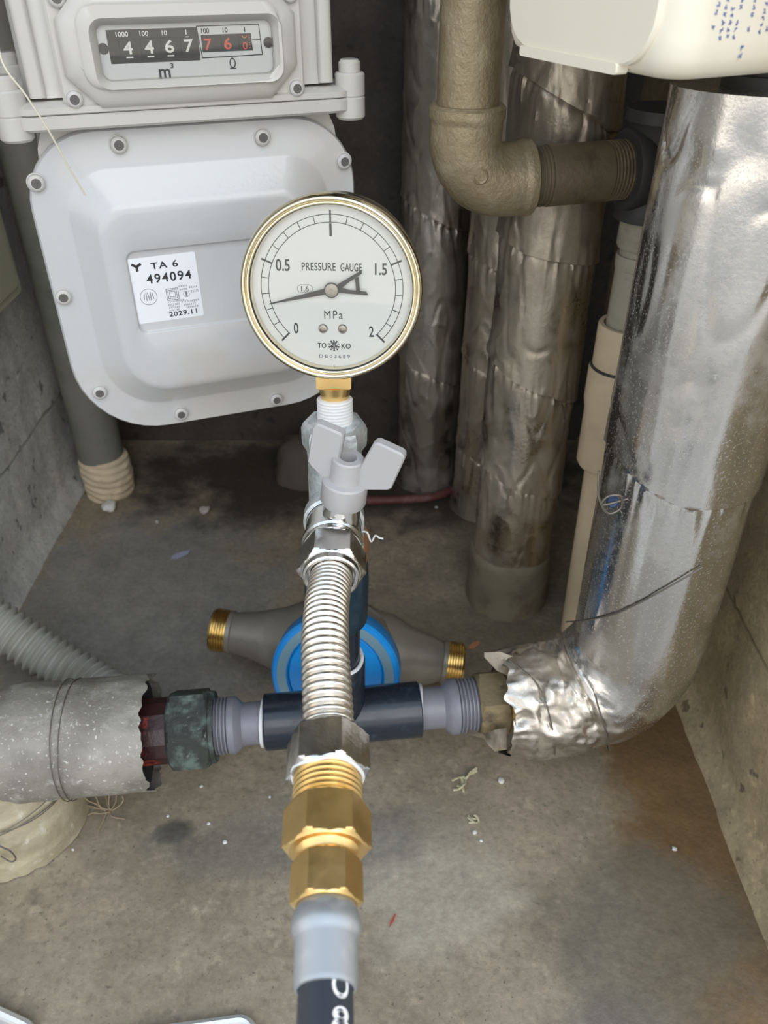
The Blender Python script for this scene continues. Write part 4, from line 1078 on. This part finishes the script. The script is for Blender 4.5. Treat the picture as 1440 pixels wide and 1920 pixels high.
obj('tee_socket', MB().lathe(ec, GN, [(92, 15.5), (92, 20.5), (94, 21.5), (100, 21.5), (104, 19.5), (130, 19.5), (131, 0)], 40), MT['dark_fitting'], gp)
obj('tee_body', MB().lathe(tc_, (0, 0, 1), [(30, 0), (30, 21), (24, 21.5), (20, 19), (-20, 19), (-24, 20), (-27, 19.5), (-27, 0)], 40), MT['dark_fitting'], gp)
lpz = tc_.z - 26
obj('bushing', MB().lathe((tc_.x, tc_.y, lpz), (0, 0, -1), [(0, 0), (0, 15), (16, 15), (18, 14), (18, 12.2), (22, 12.2), (22, 13.8), (24, 14.2), (30, 13.8), (31, 12)], 40), MT['pipe_lagging_paint'], gp)
obj('lower_pipe', MB().lathe((tc_.x, tc_.y, lpz), (0, 0, -1), [(28, 0), (28, 13.2), (90, 13.2), (90, 0)], 40), MT['pipe_lagging_paint'], gp)

bq = empty('plastic_drain_pipe', (tc_.x + 4, tc_.y, 0), 'beige plastic drain pipe with stepped socket beside shiny foil pipe', 'pipe')
bx, by = tc_.x + 1, tc_.y
obj('pipe_barrel', MB().lathe((bx + 5, by, 0), V((-0.022, 0, 1)), [(-1, 0), (-1, 13), (172, 13), (172, 0)], 40), MT['beige_pvc'], bq)
obj('reducer_socket', MB().lathe((bx, by, 0), (0, 0, 1), [(160, 12), (160, 16.5), (163, 18.2), (203, 18.6), (210, 20.0), (232, 20.2), (234, 19.6)], 44), MT['beige_pvc'], bq)
obj('upper_socket', MB().lathe((bx, by, 0), (0, 0, 1), [(232, 18.4), (234, 18.4), (262, 18.6), (263, 18.0), (263, 15.4), (252, 14.8), (252, 0)], 44), MT['beige_pvc'], bq)
obj('dark_seal', MB().lathe((bx, by, 0), (0, 0, 1), [(233, 19.4), (233.4, 19.5), (235.5, 19.2), (235.6, 18)], 44), MT['dark_fitting'], bq)

# ------------------------------------------------------------------ cream plastic housing over the lagged pipe
CB = ray(1258, 141) * 252 + V((0, 0, CAM_H)); CB = V((CB.x, CB.y, 420.0))
by_ = math.radians(25); uF = V((math.cos(by_), math.sin(by_), 0)); uL = V((-math.sin(by_), math.cos(by_), 0))
BFm = Frame(CB, uF, uL)       # a along front, b along side, c up
cb = empty('valve_housing', BFm(65, 50, 0), 'cream plastic box with faint blue print above the shiny foil pipe', 'plastic box')
def bloop(ins, z, r): return [BFm(a, b, z) for a, b in rrect(ins, ins, 128 - ins, 104 - ins, r, 8)]
obj('box_body', MB().loft([bloop(9, 0, 8), bloop(5, 0.8, 10), bloop(2, 3, 12), bloop(0.4, 7, 13), bloop(0, 12, 13), bloop(0, 70, 13), bloop(0, 132, 13), bloop(6, 139, 9)]), MT['cream_plastic'], cb, sharp=60)
SF = Frame(BFm(0, 0, 0), -uL, (0, 0, 1))     # side face: a towards the corner is negative, n outwards
obj('side_panel', MB().slab(SF, rrect(-95, 3, -9, 132, 16), -3, 1.6, 0.9), MT['cream_plastic'], cb)
obj('base_lip', MB().slab(SF, rrect(-84, 0.4, -24, 4, 1.2), -3, 2.2, 0.4), MT['cream_plastic'], cb)
FF = Frame(BFm(0, 0, 0), uF, (0, 0, 1))
mb = MB(); rng = random.Random(11)
for (x_, za, zb) in ((13.5, 15, 60), (17.0, 12, 60), (20, 12.5, 60), (23, 12, 60), (27.5, 6.5, 10.5), (28.5, 14, 60), (33.5, 13, 60), (36.5, 12, 60), (39.5, 11, 60), (43, 7, 60), (47, 11, 60)):
    z_ = za
    while z_ < zb:
        h_ = rng.uniform(1.0, 1.6)
        if rng.random() < .8:
            for q in range(3): mb.bar(FF, (x_ + rng.uniform(-.8, -.1), z_ + rng.random() * h_), (x_ + rng.uniform(.1, .8), z_ + rng.random() * h_), .34, 0.12)
            mb.bar(FF, (x_ + rng.uniform(-.8, .8), z_), (x_ + rng.uniform(-.8, .8), z_ + h_), .34, 0.12)
        z_ += h_ + .6
obj('printed_notice', mb, MT['blue_print'], cb, smooth=False)

# ------------------------------------------------------------------ left side: wall pipe, junction cover, conduit
wp = empty('wall_pipe', (-279, 672, 0), 'grey pipe with frayed cloth binding at its foot by left wall', 'pipe')
obj('pipe_barrel', MB().lathe((-279, 672, 0), (0, 0, 1), [(36, 0), (36, 21.5), (1148, 21.5), (1148, 0)], 40), MT['grey_wall_pipe'], wp)
def cl(S, a, i):
    return 1.4 * abs(((S * .13 + 0.5 * math.sin(a) + .25 * math.cos(a)) % 1) - .5) * 2 + 1.6 * nz(math.cos(a) * 2, math.sin(a) * 2, S * .09)
obj('cloth_binding', MB().sweep([V((-277, 671, z)) for z in [-1] + list(range(1, 44))], [22 + 1.5 * math.sin(k * .07) - (3 if k > 41 else 0) for k in range(44)], 64, cl), MT['cloth'], wp, sharp=60)
jb = MB().slab(Frame((-292, 560, 215), (0, 1, 0), (0, 0, 1)), rrect(0, 0, 62, 160, 5), -20, 0, 1.5)
jt = empty('junction_cover', (-300, 590, 215), 'pale cream cover plate on the left concrete wall', 'cover plate')
obj('plate', MB().slab(Frame((-306, 540, 222), (0, 1, 0), (0, 0, 1)), rrect(0, 0, 92, 170, 4), -8, 12, 1.5), material('cover_cream', (0.55, 0.54, 0.40), 0.5), jt)
obj('plate_rim', MB().slab(Frame((-306, 540, 222), (0, 1, 0), (0, 0, 1)), rrect(8, 8, 84, 162, 4), 11, 14, 0.8), material('cover_rim', (0.50, 0.49, 0.37), 0.5), jt)

cd = path([V((-330, 432, 92)), V((-300, 424, 74)), V((-273, 415, 56)), V((-240, 404, 36)), V((-208, 392, 22)), V((-178, 370, 18.5)), V((-160, 340, 18))], 0.9)
def cor2(S, a, i): return 1.7 * math.cos(2 * math.pi * S / 6.2)
obj('conduit', MB().sweep(cd, 15.2, 36, cor2), MT['conduit_grey'], sharp=60, label='grey corrugated plastic conduit bending down beside the left wall', cat='conduit')

# ------------------------------------------------------------------ spare water meter lying on the floor
wa = V((-0.06, -0.92, 0.35)).normalized()
wc_ = V((-30, 412, 39))
wt = V((170, -44, -6)); wt = (wt - wa * wt.dot(wa)).normalized()
wm = empty('water_meter', (wc_.x, wc_.y, 0), 'bronze water meter with blue rim lying on the floor', 'water meter')
obj('bowl', MB().lathe(wc_, wa, [(-27, 0), (-26, 12), (-24, 20), (-17, 30), (-6, 37), (8, 40), (22, 41), (30, 41)], 56), MT['meter_bronze'], wm, sharp=40)
ring = obj('register_ring', MB().lathe(wc_, wa, [(28, 38), (28, 42.5), (29.5, 43.5), (44, 43.5), (46, 42), (46, 33), (44.5, 32)], 72), MT['blue_plastic'], wm)
obj('ring_band', MB().lathe(wc_, wa, [(46.05, 39.5), (46.15, 33.4)], 72), MT['blue_grey_ring'], ring)
obj('register_lid', MB().lathe(wc_, wa, [(40, 0), (44, 0), (44.5, 10), (44.6, 31), (43.8, 32), (40, 32.2)], 72), MT['blue_plastic'], wm)
obj('lid_boss', MB().lathe(wc_ + perp(wa)[1] * 8, wa, [(44, 9), (46.5, 8.2), (47, 7), (47, 0)], 36), MT['blue_plastic'], wm)
for sg, ln in ((-1, 92), (1, 84)):
    D = wt * sg
    obj('spigot', MB().lathe(wc_, D, [(20, 31), (34, 29), (46, 23), (66, 17), (ln - 12, 14.5), (ln - 11, 15.5), (ln - 8, 15.5), (ln - 8, 10)], 44), MT['meter_bronze'], wm)
    obj('brass_thread', MB().lathe(wc_, D, [(ln - 9, 10)] + thread_prof(ln - 8.5, ln + 3, 15.8, 2.0, 0.8) + [(ln + 4, 14.5), (ln + 4, 10.5), (ln - 4, 10.2), (ln - 4, 0)], 44), MT['dull_brass'], wm, 25)
WFm = Frame(wc_ + wa * 3, wt, wa.cross(wt) * (1 if wa.cross(wt).z > 0 else -1))
mb = MB()
def bowl_wrap(X, Y):
    a = X / 40.0
    up_ = WFm.w
    return wc_ + wa * (12 - Y) + (wt * math.sin(a) + up_ * math.cos(a)) * 40.9
for q, (xa, xb) in enumerate(((8, 26), (8, 26))):
    y_ = -2 + q * 3
    b = len(mb.v)
    for i in range(9):
        x_ = xa + (xb - xa) * i / 8
        mb.v += [bowl_wrap(x_, y_), bowl_wrap(x_, y_ + .9)]
    for i in range(8): mb.f.append((b + 2 * i, b + 2 * i + 1, b + 2 * i + 3, b + 2 * i + 2))
obj('cast_lines', mb, MT['grey_plastic'], wm, smooth=False)

# ------------------------------------------------------------------ things lying on the floor
def plate(p1, p2, w, lab):
    p1 = V((p1.x, p1.y, 0)); p2 = V((p2.x, p2.y, 0)); u = (p2 - p1).normalized(); wv = V((u.y, -u.x, 0))
    L = (p2 - p1).length
    fr = Frame(V((p1.x, p1.y, 0.2)), u, wv)
    t = empty('metal_lid', fr(L / 2, w / 2, 0), lab, 'metal lid')
    sg = 1 if fr.n.z > 0 else -1
    obj('lid_sheet', MB().slab(fr, rrect(0, 0, L, w, 9), 0, sg * 3.0), MT['aluminium'], t)
    o = rrect(2, 2, L - 2, w - 2, 8)
    obj('lid_rim', MB().sweep([fr(a, b, sg * 3.6) for a, b in o], 2.6, 8, closed=True), MT['aluminium'], t)
plate(at_z(180, 1941, 4), at_z(482, 1899, 4), 70, 'silver metal lid with rounded corner lying below the black hose')
plate(at_z(-210, 1790, 4), at_z(82, 1926, 4), 60, 'silver metal lid edge beside the foot of cream lagging')

def lump(p, r, seed, flat=0.6, n=9):
    mb = MB(); p = V(p)
    for j in range(1, 6):
        th = math.pi * j / 6
        for i in range(n):
            a = 2 * math.pi * i / n
            d = V((math.sin(th) * math.cos(a), math.sin(th) * math.sin(a), math.cos(th) * flat))
            mb.v.append(p + V((0, 0, r * flat * .8)) + d * r * (1 + .45 * nz(d.x * 1.7 + seed, d.y * 1.7, d.z * 1.7 + seed)))
        if j > 1: mb.ring_faces((j - 2) * n, (j - 1) * n, n)
    mb.f.append(tuple(reversed(range(n)))); mb.f.append(tuple(range(4 * n, 5 * n)))
    return mb
big_crumbs = [(207, 955, 7.5, 'white plaster crumb below the frayed cloth binding'), (384, 960, 5.5, 'pale pinkish crumb on dark floor under the gas meter')]
for i, (px, py, r, lb) in enumerate(big_crumbs):
    obj('plaster_crumb', lump(at_z(px, py, 0), r, i * 3.1), MT['white_crumb'] if i == 0 else material('pink_crumb', (0.48, 0.43, 0.40), 0.8), label=lb, cat='debris')
for i, (px, py, r, lb) in enumerate([
    (939, 1466, 2.2, 'bright white crumb right of the dry plant sprig'), (890, 1562, 1.5, 'white crumb touching the small dry plant fragment'), (902, 1577, 1.1, 'tiny pale crumb just below the small dry plant fragment'),
    (1264, 1593, 1.5, 'cream crumb on the brown stain by the right wall'), (315, 1531, 1.1, 'white crumb beside the dark wet spot'), (422, 1580, 1.4, 'white crumb left of the brass narrow hexagon'),
    (392, 1545, 1.2, 'pale crumb on the dark smear under the corroded nut'), (378, 1475, 1.2, 'yellowish crumb in shadow under the corroded nut'), (137, 1594, 0.9, 'tiny pinkish crumb at the foot of the cream lagging'),
    (1000, 1030, 1.2, 'tiny crumb against the mortar foot of the creased foil pipe'), (818, 952, 1.6, 'white crumb in front of the faded red tube'), (506, 1495, 0.9, 'tiny crumb below the left end of the black tee'), (295, 980, 1.8, 'yellowish crumb between two larger pale crumbs')]):
    obj('white_crumb', lump(at_z(px, py, 0), r, i * 1.7 + 20), MT['white_crumb'], label=lb, cat='debris', group='crumbs scattered on the floor')
obj('paper_scrap', MB().slab(Frame(at_z(338, 1040, 0.8), (1, .5, .05), (-.4, 1, .1)), [(-9, -2), (-3, -4), (6, -3), (10, 1), (3, 3), (-6, 2)], 0, .5), MT['grey_bit'], label='bluish grey scrap on the floor left of brass thread', cat='debris')
def sprig(name, p, mat, seed, n, L, lab, cat, up=0.4, wr=0.35):
    mb = MB(); rng = random.Random(seed)
    for k in range(n):
        a = rng.uniform(0, 6.28); q = V(p) + V((rng.uniform(-2, 2), rng.uniform(-2, 2), .6)); d = V((math.cos(a), math.sin(a), rng.uniform(0, up)))
        pts = [q]
        for s_ in range(4):
            d = (d + V((rng.uniform(-.6, .6), rng.uniform(-.6, .6), rng.uniform(-.3, .2)))).normalized()
            nq = pts[-1] + d * L * rng.uniform(.15, .3); nq.z = max(.5, nq.z); pts.append(nq)
        mb.sweep(path(pts, 1.2), wr, 5)
    return obj(name, mb, mat, label=lab, cat=cat)
sprig('dry_sprig', at_z(868, 1460, 0), MT['dry_plant'], 5, 7, 13, 'dry pale plant sprig on the floor below bronze nut', 'debris', wr=0.9)
sprig('dry_sprig', at_z(893, 1540, 0), MT['dry_plant'], 8, 4, 7, 'small dry plant fragment on the floor beside tiny crumbs', 'debris', wr=0.7)
sprig('fibre_tangle', at_z(205, 1520, 0), MT['fibre'], 12, 12, 16, 'brown fibre tangle on the floor under the grey lagged pipe', 'debris', up=0.9, wr=0.35)
obj('red_splinter', MB().slab(Frame(at_z(735, 1727, 0.5), (.55, 1, 0), (-1, .5, 0.1)), [(-4.5, -.3), (0, -.8), (4.5, -.2), (4, .5), (0, .5)], 0, .6), MT['red_bit'], label='tiny red splinter on the floor right of the ferrule', cat='debris')
obj('leaf_scrap', MB().slab(Frame(at_z(888, 1210, 0.5), (1, .4, .1), (-.4, 1, .25)), [(-6, -1), (-1, -3), (5, -1), (6, 2), (0, 2.5)], 0, .4), MT['brown_leaf'], label='rusty brown leaf scrap behind the water meter outlet', cat='debris')
rp = [at_z(x, y, 4.6) for x, y in ((650, 935), (700, 938), (760, 936), (815, 931), (850, 918))]
obj('red_tube', MB().sweep(path(rp, 3), [4.2] * 0 or 4.2, 14, lambda S, a, i: .4 * nz(math.cos(a) * 2, math.sin(a) * 2, S * .1)), MT['red_hose'], label='faded red tube lying at the foot of the dull foil pipe', cat='tube')
ml = at_z(568, 905, 0)
obj('mortar_lump', MB().sweep([V((ml.x, ml.y + 16, z)) for z in (-1, 4, 10, 18, 26, 34, 40, 44)], [30, 30, 28, 27, 25, 22, 16, 7], 32, lambda S, a, i: 3.5 * nz(math.cos(a) * 2, math.sin(a) * 2, S * .06)), material('old_mortar', (0.10, 0.08, 0.065), 0.85, bump=[(60, .8)]), sharp=60, label='dark brown mortar lump on the floor behind the chrome valve', cat='mortar')
print('objects', len(bpy.data.objects))
